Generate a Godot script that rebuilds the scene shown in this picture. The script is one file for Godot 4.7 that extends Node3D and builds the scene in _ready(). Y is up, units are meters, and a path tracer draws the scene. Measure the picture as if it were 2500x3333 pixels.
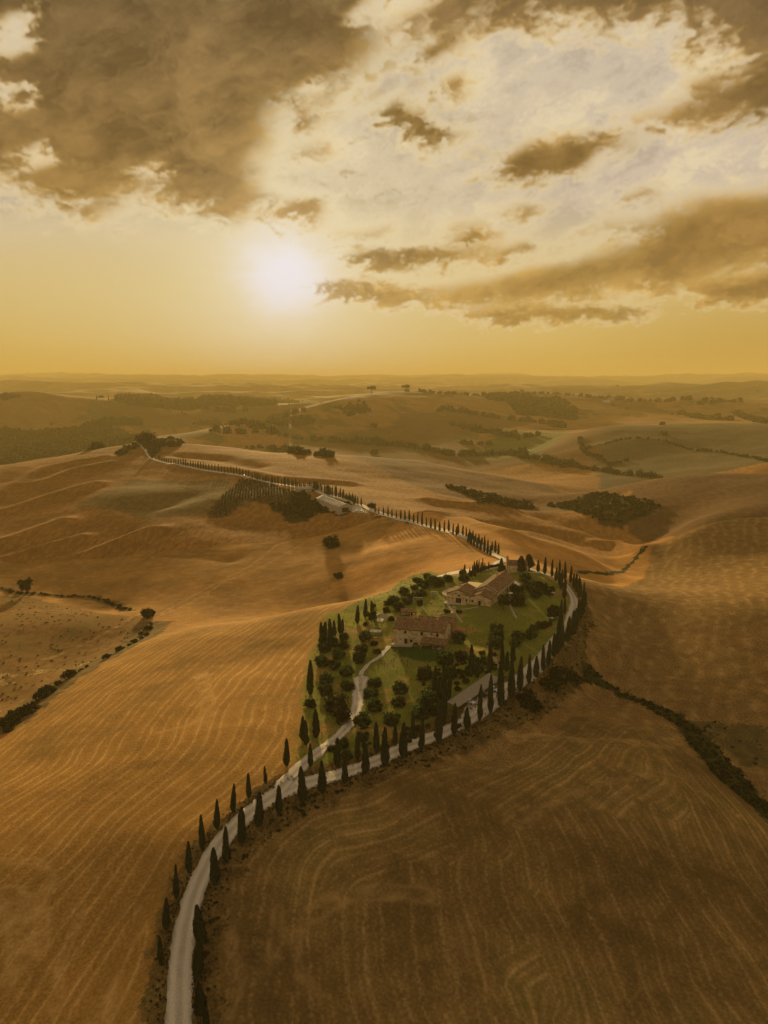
extends Node3D
# A ridge-top farm in rolling stubble fields, seen from the air at sunset.
# World: metres, y up; the camera looks towards -z. "depth" below means -z.

const EXPOSURE := 1.5

var rng := RandomNumberGenerator.new()
var used := {}
var mats := {}
var bumps := FastNoiseLite.new()
var fine := FastNoiseLite.new()
var patches := FastNoiseLite.new()
var ridges := FastNoiseLite.new()

func _ready() -> void:
	rng.seed = 4711
	# ---- camera
	var cam := Camera3D.new()
	cam.name = "camera"
	cam.fov = 68.0
	cam.near = 1.0
	cam.far = 40000.0
	cam.position = Vector3(0, 110, 0)
	cam.rotation_degrees = Vector3(-9.65, 0, 0)
	add_child(cam)
	# ---- sky, sun, air, exposure
	var env := Environment.new()
	env.background_mode = Environment.BG_SKY
	env.sky = Sky.new()
	var panorama := PanoramaSkyMaterial.new()
	panorama.panorama = make_sky()
	env.sky.sky_material = panorama
	env.background_energy_multiplier = 1.0
	env.tonemap_mode = Environment.TONE_MAPPER_LINEAR
	env.tonemap_exposure = EXPOSURE
	env.fog_enabled = true
	env.fog_density = 0.000115
	env.fog_light_color = Color(0.99, 0.90, 0.62)
	env.sdfgi_enabled = true
	env.ssao_enabled = true
	env.ssil_enabled = true
	var we := WorldEnvironment.new()
	we.name = "world_environment"
	we.environment = env
	add_child(we)
	var sun := DirectionalLight3D.new()
	sun.name = "sun"
	sun.light_energy = 1.6
	sun.light_color = Color(1.0, 0.86, 0.58)
	sun.light_angular_distance = 2.0
	sun.shadow_enabled = true
	sun.look_at_from_position(sun_dir() * 100.0, Vector3.ZERO)
	add_child(sun)
	# ---- ground, roads, then everything that stands on them
	bumps.seed = 11
	bumps.noise_type = FastNoiseLite.TYPE_SIMPLEX_SMOOTH
	bumps.frequency = 1.0
	bumps.fractal_type = FastNoiseLite.FRACTAL_FBM
	bumps.fractal_octaves = 4
	fine.seed = 5
	fine.noise_type = FastNoiseLite.TYPE_SIMPLEX
	fine.frequency = 1.0
	fine.fractal_type = FastNoiseLite.FRACTAL_FBM
	fine.fractal_octaves = 3
	ridges.seed = 61
	ridges.noise_type = FastNoiseLite.TYPE_SIMPLEX_SMOOTH
	ridges.frequency = 1.0
	ridges.fractal_octaves = 2
	ridges.fractal_gain = 0.3
	patches.seed = 23
	patches.noise_type = FastNoiseLite.TYPE_CELLULAR
	patches.cellular_return_type = FastNoiseLite.RETURN_CELL_VALUE
	patches.frequency = 1.0 / 330.0
	patches.domain_warp_enabled = true
	patches.domain_warp_amplitude = 90.0
	patches.domain_warp_frequency = 0.004
	solve_terrain()
	make_materials()
	build_ground()
	build_roads()
	build_farmhouse()
	build_barn_house()
	build_chapel()
	build_carport()
	build_garden_things()
	build_ridge_barns()
	build_far_estate()
	build_cypresses()
	build_garden_trees()
	build_hedges()
	build_far_trees()
	build_tufts()

func sun_dir() -> Vector3:
	var az := deg_to_rad(-7.2)
	var el := deg_to_rad(7.5)
	return Vector3(sin(az) * cos(el), sin(el), -cos(az) * cos(el))

# ------------------------------------------------------------------ naming

func numbered(called: String) -> String:
	var n: int = used.get(called, 0)
	used[called] = n + 1
	return called if n == 0 else "%s_%03d" % [called, n]

func tag(o: Node3D, label: String, category: String, group := "", kind := "") -> void:
	o.set_meta("label", label)
	if category:
		o.set_meta("category", category)
	if group:
		o.set_meta("group", group)
	if kind:
		o.set_meta("kind", kind)

func thing(called: String, label: String, category: String, at: Vector3, turn := 0.0, group := "") -> Node3D:
	var o := Node3D.new()
	o.name = numbered(called)
	add_child(o)
	o.position = at
	o.rotation.y = turn
	tag(o, label, category, group)
	return o

func piece(called: String, mesh: Mesh, m: Material, parent: Node) -> MeshInstance3D:
	var o := MeshInstance3D.new()
	o.name = numbered(called) if parent == self else called
	o.mesh = mesh
	o.material_override = m
	parent.add_child(o, true)
	return o

func ordinal(n: int) -> String:
	var ones: Array = ["", "first", "second", "third", "fourth", "fifth", "sixth", "seventh", "eighth", "ninth", "tenth", "eleventh", "twelfth", "thirteenth", "fourteenth", "fifteenth", "sixteenth", "seventeenth", "eighteenth", "nineteenth"]
	if n < 20:
		return ones[n]
	var tens: Array = ["twent", "thirt", "fort", "fift", "sixt"]
	var t: String = tens[n / 10 - 2]
	return t + "ieth" if n % 10 == 0 else t + "y-" + str(ones[n % 10])

# ------------------------------------------------------------------ mesh collector (flat shaded)

class Shape:
	var v := PackedVector3Array()
	var n := PackedVector3Array()
	var uv := PackedVector2Array()
	var c := PackedColorArray()
	var tint := Color.WHITE
	func tri(a: Vector3, b: Vector3, d: Vector3, inside: Vector3) -> void:
		var nn := (b - a).cross(d - a)
		if nn.length_squared() < 1e-14:
			return
		nn = nn.normalized()
		if nn.dot((a + b + d) / 3.0 - inside) < 0.0:   # outward normal; front faces run clockwise
			nn = -nn
			v.append(a); v.append(b); v.append(d)
		else:
			v.append(a); v.append(d); v.append(b)
		for i in 3:
			n.append(nn)
			c.append(tint)
	func quad(a: Vector3, b: Vector3, d: Vector3, e: Vector3, inside: Vector3) -> void:
		tri(a, b, d, inside)
		tri(a, d, e, inside)
	func hexa(p: Array) -> void:   # p: four bottom corners, four top corners
		var m := Vector3.ZERO
		for q in p:
			m += q / 8.0
		quad(p[0], p[1], p[2], p[3], m)
		quad(p[4], p[5], p[6], p[7], m)
		for i in 4:
			var j := (i + 1) % 4
			quad(p[i], p[j], p[j + 4], p[i + 4], m)
	func box(o: Vector3, s: Vector3, turn := 0.0) -> void:   # o: middle of the base
		var p: Array = []
		for y in [0.0, s.y]:
			for q in [[-1, -1], [1, -1], [1, 1], [-1, 1]]:
				p.append(o + Vector3(q[0] * s.x / 2, y, q[1] * s.z / 2).rotated(Vector3.UP, turn))
		hexa(p)
	func bar(a: Vector3, b: Vector3, w: float, h := 0.0) -> void:
		h = h if h > 0.0 else w
		var d := (b - a).normalized()
		var s := d.cross(Vector3.UP if absf(d.y) < 0.95 else Vector3.RIGHT).normalized()
		var t := s.cross(d).normalized()
		var p: Array = []
		for q in [a, b]:
			p.append(q - s * w / 2 - t * h / 2)
			p.append(q + s * w / 2 - t * h / 2)
			p.append(q + s * w / 2 + t * h / 2)
			p.append(q - s * w / 2 + t * h / 2)
		hexa(p)
	func cone(a: Vector3, b: Vector3, ra: float, rb: float, sides := 8) -> void:
		var d := (b - a).normalized()
		var s := d.cross(Vector3.UP if absf(d.y) < 0.95 else Vector3.RIGHT).normalized()
		var t := s.cross(d).normalized()
		var m := (a + b) / 2
		for i in sides:
			var f := TAU * i / sides
			var g := TAU * (i + 1) / sides
			var p := s * cos(f) + t * sin(f)
			var q := s * cos(g) + t * sin(g)
			quad(a + p * ra, a + q * ra, b + q * rb, b + p * rb, m)
			tri(a, a + p * ra, a + q * ra, m)
			tri(b, b + p * rb, b + q * rb, m)
	func leaf(p: Vector3, a: Vector3, b: Vector3, nn: Vector3) -> void:   # a small leaf-shaped face
		var q0 := p - a
		var q1 := p + b
		var q2 := p + a * 1.15
		var q3 := p - b
		for w in [q0, q1, q2, q0, q2, q3]:
			v.append(w)
			n.append(nn)
			c.append(tint)
	func mesh(colored := false) -> ArrayMesh:
		var arr: Array = []
		arr.resize(Mesh.ARRAY_MAX)
		arr[Mesh.ARRAY_VERTEX] = v
		arr[Mesh.ARRAY_NORMAL] = n
		if colored:
			arr[Mesh.ARRAY_COLOR] = c
		var m := ArrayMesh.new()
		m.add_surface_from_arrays(Mesh.PRIMITIVE_TRIANGLES, arr)
		return m

# ------------------------------------------------------------------ the sky

# Outlines of the larger clouds, as (azimuth, elevation) in degrees.
var cloud_shapes := {
	"mass": [Vector2(-30.6, 12.3), Vector2(-25.6, 11.8), Vector2(-24, 11.4), Vector2(-22.1, 10.7), Vector2(-18.6, 10.7), Vector2(-17.9, 11.7), Vector2(-16.1, 12), Vector2(-13.4, 11.2), Vector2(-10.8, 10.7), Vector2(-8.9, 11.6), Vector2(-7.6, 11.5), Vector2(-4.6, 11.5), Vector2(-4.3, 12.7), Vector2(-5.6, 13), Vector2(-7.5, 13.5), Vector2(-7.8, 15), Vector2(-6.8, 17.8), Vector2(-4.2, 18.1), Vector2(-2.3, 19.3), Vector2(0, 20.3), Vector2(1.3, 22.4), Vector2(2.2, 25.7), Vector2(-13.1, 29.3), Vector2(-31.7, 24.2)],
	"mass2": [Vector2(-1.6, 20.6), Vector2(1, 22.9), Vector2(2.2, 25.5), Vector2(11.4, 28.4), Vector2(30.3, 25.5), Vector2(31.5, 13.5), Vector2(25.3, 15.3), Vector2(22.6, 15.8), Vector2(20.4, 15.5), Vector2(16.5, 16.3), Vector2(16.2, 17.3), Vector2(19.4, 17.9), Vector2(20.7, 18.9), Vector2(21.8, 19.2), Vector2(20.4, 19.9), Vector2(17.7, 21.2), Vector2(14.7, 21.8), Vector2(10.1, 22.6), Vector2(7.3, 22.5), Vector2(5.5, 22), Vector2(4.2, 21.8), Vector2(2.3, 21.4), Vector2(1, 20.6)],
	"streak": [Vector2(-6, 6.9), Vector2(-2.3, 7.1), Vector2(1, 6.5), Vector2(4.4, 6.8), Vector2(7.4, 7.5), Vector2(10.6, 8.5), Vector2(14.4, 9.3), Vector2(16.3, 9.6), Vector2(12.2, 9.6), Vector2(9.6, 9.1), Vector2(7.7, 8.7), Vector2(5.7, 8.3), Vector2(10.3, 9.9), Vector2(13.4, 10.3), Vector2(15, 11.4), Vector2(18.3, 11.6), Vector2(21.7, 12.2), Vector2(25.5, 12.6), Vector2(31.5, 13.5), Vector2(32.1, 7.4), Vector2(25.9, 7.3), Vector2(23.2, 6.9), Vector2(20.1, 6), Vector2(18, 6.5), Vector2(15.2, 5.7), Vector2(12.4, 5.6), Vector2(7.4, 5.3), Vector2(4.4, 5.5), Vector2(1, 5.7), Vector2(-2.3, 6.2)],
	"low": [Vector2(6.1, 4.9), Vector2(9.1, 5.2), Vector2(14, 5.1), Vector2(18.4, 4.7), Vector2(16.5, 4.4), Vector2(12.4, 4.5), Vector2(9.1, 4.5)],
	"low2": [Vector2(-3.3, 8.8), Vector2(-1, 9.5), Vector2(2.4, 9.4), Vector2(5.7, 9.2), Vector2(8, 9.3), Vector2(5.7, 8.7), Vector2(2.4, 8.3), Vector2(-1, 8.2)],
	"blob": [Vector2(7.9, 14.2), Vector2(9.1, 15.5), Vector2(10.4, 16), Vector2(12, 15.8), Vector2(12.9, 16.5), Vector2(15.6, 16.2), Vector2(18, 15.8), Vector2(16, 15.4), Vector2(14.5, 14.9), Vector2(13.6, 14.1), Vector2(10.4, 13.9)],
	"b2": [Vector2(5.2, 10.1), Vector2(6.6, 10.9), Vector2(7.7, 10.1), Vector2(6.3, 9.7)],
	"b3": [Vector2(8.2, 9), Vector2(9.9, 9.6), Vector2(10.9, 9.1), Vector2(9, 8.7)],
	"b4": [Vector2(9.2, 11.9), Vector2(10.5, 12.1), Vector2(11.8, 11.8), Vector2(10.5, 11.6)],
	"b5": [Vector2(-8.2, 11.7), Vector2(-6.2, 12.8), Vector2(-4.3, 12.7), Vector2(-4.6, 11.5), Vector2(-6.9, 11.3)],
	"b6": [Vector2(21.5, 6.4), Vector2(26, 7), Vector2(32.1, 6.9), Vector2(32.3, 4.7), Vector2(26.1, 5.3), Vector2(22.8, 5.5)],
	"wisps": [Vector2(-1, 17.9), Vector2(0.7, 18.9), Vector2(2.3, 18.2), Vector2(4.3, 16.8), Vector2(5.6, 16.7), Vector2(3.6, 15.8), Vector2(1.3, 16.8)],
	"tip": [Vector2(-6, 7), Vector2(-4.4, 7.1), Vector2(-2, 7.1), Vector2(1, 6.5), Vector2(3.4, 6.2), Vector2(0.4, 5.8), Vector2(-2.3, 6.2), Vector2(-4.4, 6.5)],
	"p1": [Vector2(-6.2, 17.5), Vector2(-5.5, 17.9), Vector2(-4.7, 17.7), Vector2(-4.9, 17.3), Vector2(-5.7, 17.2)],
	"p2": [Vector2(0.3, 18.6), Vector2(1.1, 18.9), Vector2(1.6, 18.6), Vector2(1, 18.2)],
	"p3": [Vector2(1.9, 21.4), Vector2(3.2, 22), Vector2(4.5, 22.6), Vector2(5.4, 22.8), Vector2(5, 21.8), Vector2(3.6, 21.1), Vector2(2.6, 20.8)],
	"p4": [Vector2(3.9, 19.5), Vector2(5, 19.9), Vector2(5.5, 19.3), Vector2(4.5, 19.2)],
	"p5": [Vector2(-6.2, 15.7), Vector2(-4.6, 16), Vector2(-4.2, 15.6), Vector2(-5.9, 15.4)],
	"p6": [Vector2(16.7, 12.5), Vector2(18.2, 12.6), Vector2(18.8, 12.1), Vector2(17.4, 12)],
	"p7": [Vector2(-3.2, 10.2), Vector2(-1.3, 10.5), Vector2(0.2, 10.8), Vector2(-1, 10), Vector2(-2.3, 9.9)],
	"p8": [Vector2(0, 23.9), Vector2(1.6, 24.1), Vector2(2.6, 23.4), Vector2(2.3, 22.5), Vector2(0.7, 22.9)],
	"hole1": [Vector2(-25.1, 20.9), Vector2(-23.7, 21.6), Vector2(-23.3, 20.4), Vector2(-24.4, 19.8)],
	"hole2": [Vector2(-25.6, 18.2), Vector2(-24.3, 17.9), Vector2(-24.1, 16.8), Vector2(-25.2, 17.2)],
	"hole3": [Vector2(-24.1, 14.4), Vector2(-22.6, 15.1), Vector2(-22.4, 14), Vector2(-23.6, 13.6)],
	"hole4": [Vector2(-17.4, 14), Vector2(-16, 14.3), Vector2(-15.4, 13.6), Vector2(-17, 13.4)],
	"hole5": [Vector2(-6.2, 19.2), Vector2(-5.3, 19.7), Vector2(-4.4, 19.2), Vector2(-5.5, 18.8)],
	"hole6": [Vector2(-0.9, 24.8), Vector2(2.2, 25.3), Vector2(4.1, 24.3), Vector2(1.6, 23.4), Vector2(0, 22.9), Vector2(-2.2, 23.4)],
}

func make_sky() -> ImageTexture:
	var warp := FastNoiseLite.new()
	warp.seed = 3
	warp.noise_type = FastNoiseLite.TYPE_SIMPLEX_SMOOTH
	warp.frequency = 1.0
	warp.fractal_type = FastNoiseLite.FRACTAL_FBM
	warp.fractal_octaves = 6
	warp.fractal_gain = 0.55
	var puff := FastNoiseLite.new()
	puff.seed = 8
	puff.noise_type = FastNoiseLite.TYPE_SIMPLEX_SMOOTH
	puff.frequency = 1.0
	puff.fractal_type = FastNoiseLite.FRACTAL_FBM
	puff.fractal_octaves = 5
	# signed distance (degrees, positive inside) to the cloud outlines, on a half-degree grid
	var gw := 150
	var gh := 90
	var field := PackedFloat32Array()
	field.resize(gw * gh)
	for j in gh:
		for i in gw:
			var p := Vector2(-37.5 + i * 0.5, -2.0 + j * 0.4)
			var best := -9.0
			for key in cloud_shapes:
				if key.begins_with("hole"):
					continue
				var poly: Array = cloud_shapes[key]
				var d := 9.0
				for k in poly.size():
					var q := Geometry2D.get_closest_point_to_segment(p, poly[k], poly[(k + 1) % poly.size()])
					d = minf(d, ((q - p) * Vector2(0.75, 1.35)).length())
				var small: bool = not key in ["mass", "mass2", "streak"]
				best = maxf(best, (d * 3.0 + 0.9 if small else d) if Geometry2D.is_point_in_polygon(p, poly) else (0.9 - d * 1.6 if small else -d))
			for key in cloud_shapes:
				if key.begins_with("hole") and best > -2.0:
					var poly: Array = cloud_shapes[key]
					var d := 9.0
					for k in poly.size():
						var q := Geometry2D.get_closest_point_to_segment(p, poly[k], poly[(k + 1) % poly.size()])
						d = minf(d, ((q - p) * Vector2(0.75, 1.35)).length())
					best = minf(best, 0.5 - d * 1.3 if Geometry2D.is_point_in_polygon(p, poly) else d * 3.0 + 0.5)
			field[j * gw + i] = best
	var low := Image.create(1024, 512, false, Image.FORMAT_RGBF)
	low.fill(Color(0.2, 0.15, 0.09))
	for y in 262:
		for x in 1024:
			var az := (x + 0.5) / 1024.0 * 360.0
			low.set_pixel(x, y, sky_colour(az - 360.0 if az > 180.0 else az, 90.0 - (y + 0.5) / 512.0 * 180.0, field, gw, gh, warp, puff))
	low.resize(4096, 2048, Image.INTERPOLATE_CUBIC)
	for y in range(680, 1040):
		for x in range(-420, 420):
			low.set_pixel(posmod(x, 4096), y, sky_colour((x + 0.5) / 4096.0 * 360.0, 90.0 - (y + 0.5) / 2048.0 * 180.0, field, gw, gh, warp, puff))
	return ImageTexture.create_from_image(low)

func sky_colour(az: float, el: float, field: PackedFloat32Array, gw: int, gh: int, warp: FastNoiseLite, puff: FastNoiseLite) -> Color:
	var ra := deg_to_rad(az)
	var re := deg_to_rad(maxf(el, 0.0))
	var d := Vector3(sin(ra) * cos(re), sin(re), -cos(ra) * cos(re))
	var sd := sun_dir()
	var off := rad_to_deg(acos(clampf(d.dot(sd), -1.0, 1.0)))
	var back := smoothstep(35.0, 120.0, off)
	# clear air: golden at the horizon, pale cream and mauve higher up, brighter round the sun
	var gold := Color(0.62, 0.42, 0.092).lerp(Color(0.60, 0.38, 0.08), smoothstep(3.6, 0.5, el))
	var cream := Color(0.64, 0.485, 0.21)
	var mauve := Color(0.60, 0.50, 0.395)
	var c := gold.lerp(cream, smoothstep(1.0, 8.0, el + 2.5 * exp(-off * off / 250.0)))
	c = c.lerp(mauve, smoothstep(6.0, 13.0, el))
	c = c.lerp(Color(0.20, 0.19, 0.185), smoothstep(22.0, 45.0, el))
	c = c.lerp(Color(0.40, 0.23, 0.04), 0.6 * smoothstep(16.0, 34.0, absf(az + 7.0)) * smoothstep(9.0, 2.0, el))
	c = c.lerp(Color(0.34, 0.305, 0.27), 0.8 * back)
	c = c.lerp(Color(0.80, 0.645, 0.30), 0.8 * exp(-off / 12.0) * smoothstep(-3.0, 5.0, el))
	# drifting noise in three sizes, flattened the way cloud layers are
	var q := Vector3(d.x, d.y * 1.75, d.z)
	var n1 := warp.get_noise_3dv(q * 8.0)
	var n2 := puff.get_noise_3dv(q * 26.0 + Vector3(n1, n1, 0.0) * 1.5)
	var n3 := puff.get_noise_3dv(q * 75.0 + Vector3(n2, 0.0, n2) * 1.2)
	# light cloud: fibres and curds leaning up to the right, gilded where thick
	var lean := Vector3(d.x * 10.0 - d.y * 16.0, d.y * 44.0 - d.x * 14.0, d.z * 10.0)
	var fibre := warp.get_noise_3dv(lean + Vector3(n2, n2, n1) * 1.6)
	var fibre2 := puff.get_noise_3dv(lean * 2.6 + Vector3(n3, n2, 0.0) * 2.0)
	var up := smoothstep(8.5, 13.0, el)
	var light := 0.95 * n1 + 0.6 * fibre + 0.16 * fibre2 + 0.2 * n2 + 0.06 * n3
	c = c.lerp(Color(c.r * 0.70, c.g * 0.69, c.b * 0.70), 0.75 * smoothstep(0.0, -0.70, light) * up)
	c = c.lerp(Color(0.78, 0.65, 0.42), 0.9 * smoothstep(0.0, 0.50, light) * up * (1.0 - 0.75 * back))
	var tatter := 0.85 * n2 + 0.3 * n3 + 0.6 * fibre - 0.3 * n1
	c = c.lerp(Color(0.44, 0.30, 0.14), 0.85 * smoothstep(0.12, 0.55, tatter) * up * exp(-pow((az + 1.0) / 9.0, 2.0)) * smoothstep(10.0, 14.0, el))
	# the thick clouds: outlines frayed by the same noise
	var m := -9.0
	if absf(az) < 37.0 and el < 33.0:
		var px := clampf((az + 37.5 + 1.3 * n2 + 0.7 * n3) / 0.5, 0.0, gw - 1.01)
		var py := clampf((el + 2.0 + 0.7 * n2 + 0.4 * n3) / 0.4, 0.0, gh - 1.01)
		var i := int(px)
		var j := int(py)
		var fx := px - i
		var fy := py - j
		m = lerpf(lerpf(field[j * gw + i], field[j * gw + i + 1], fx), lerpf(field[j * gw + gw + i], field[j * gw + gw + i + 1], fx), fy)
	var loose := 8.0 * (warp.get_noise_3dv(q * 3.2 + Vector3(40, 0, 0)) + 0.22) * smoothstep(4.0, 12.0, el)
	m = lerpf(minf(m, 4.0), loose, maxf(smoothstep(27.0, 36.0, absf(az)), smoothstep(24.0, 31.0, el)))
	var soft := clampf(el / 11.0, 0.35, 1.0)
	m += (1.5 * warp.get_noise_3dv(q * 4.0) + 1.2 * n1 + 1.0 * n2 + 0.42 * n3 + 0.6 * fibre) * soft
	var near_sun := exp(-off / 26.0)
	var rim := smoothstep(-1.7 * soft, -0.1, m) * (1.0 - smoothstep(0.4, 2.2, m))
	c = c.lerp(Color(0.80, 0.65, 0.38), 0.85 * rim * (0.25 + 0.75 * near_sun) * (1.0 - 0.8 * back))
	var thick := smoothstep(-0.7 * soft, 2.0 * soft, m)
	if thick > 0.0:
		# relief: brighter where the cloud thins out towards the sun
		var side := (sd - d * d.dot(sd)).normalized() * 0.018
		var q2 := Vector3(d.x + side.x, (d.y + side.y) * 1.75, d.z + side.z)
		var relief_ := 1.4 * (n2 - puff.get_noise_3dv(q2 * 26.0 + Vector3(n1, n1, 0.0) * 1.5)) + 0.8 * (fibre - warp.get_noise_3dv(lean + Vector3(side.x * 10.0 - side.y * 16.0, side.y * 44.0, side.z * 10.0) + Vector3(n2, n2, n1) * 1.6))
		var deep := smoothstep(0.2, 3.2, m + 0.8 * n1)
		var body := Color(0.48, 0.295, 0.084).lerp(Color(0.245, 0.138, 0.040), deep)
		body = body.lerp(Color(0.13, 0.085, 0.042), 0.75 * smoothstep(13.0, 27.0, el + 0.16 * absf(az)) * deep)
		body = body.lerp(Color(0.52, 0.34, 0.12), 0.5 * exp(-off / 8.0))
		body = body.lerp(Color(0.20, 0.172, 0.148), 0.9 * back)
		body *= clampf(1.0 + 0.14 * relief_ + 0.75 * n1 + 0.30 * fibre, 0.6, 1.7)
		c = c.lerp(body, thick)
	# the sun behind its veil
	var glare := off + 0.7 * n1 + 0.5 * n2 + 0.15 * n3
	c = c.lerp(Color(0.86, 0.77, 0.56), 0.9 * exp(-pow(maxf(glare, 0.0) / 6.2, 1.6)) * (1.0 - 0.85 * thick))
	c = c.lerp(Color(0.90, 0.87, 0.90), exp(-pow(maxf(glare, 0.0) / 3.0, 2.6)) * (1.0 - 0.75 * thick))
	return Color(maxf(c.r, 0.0), maxf(c.g, 0.0), maxf(c.b, 0.0)) / EXPOSURE

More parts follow.
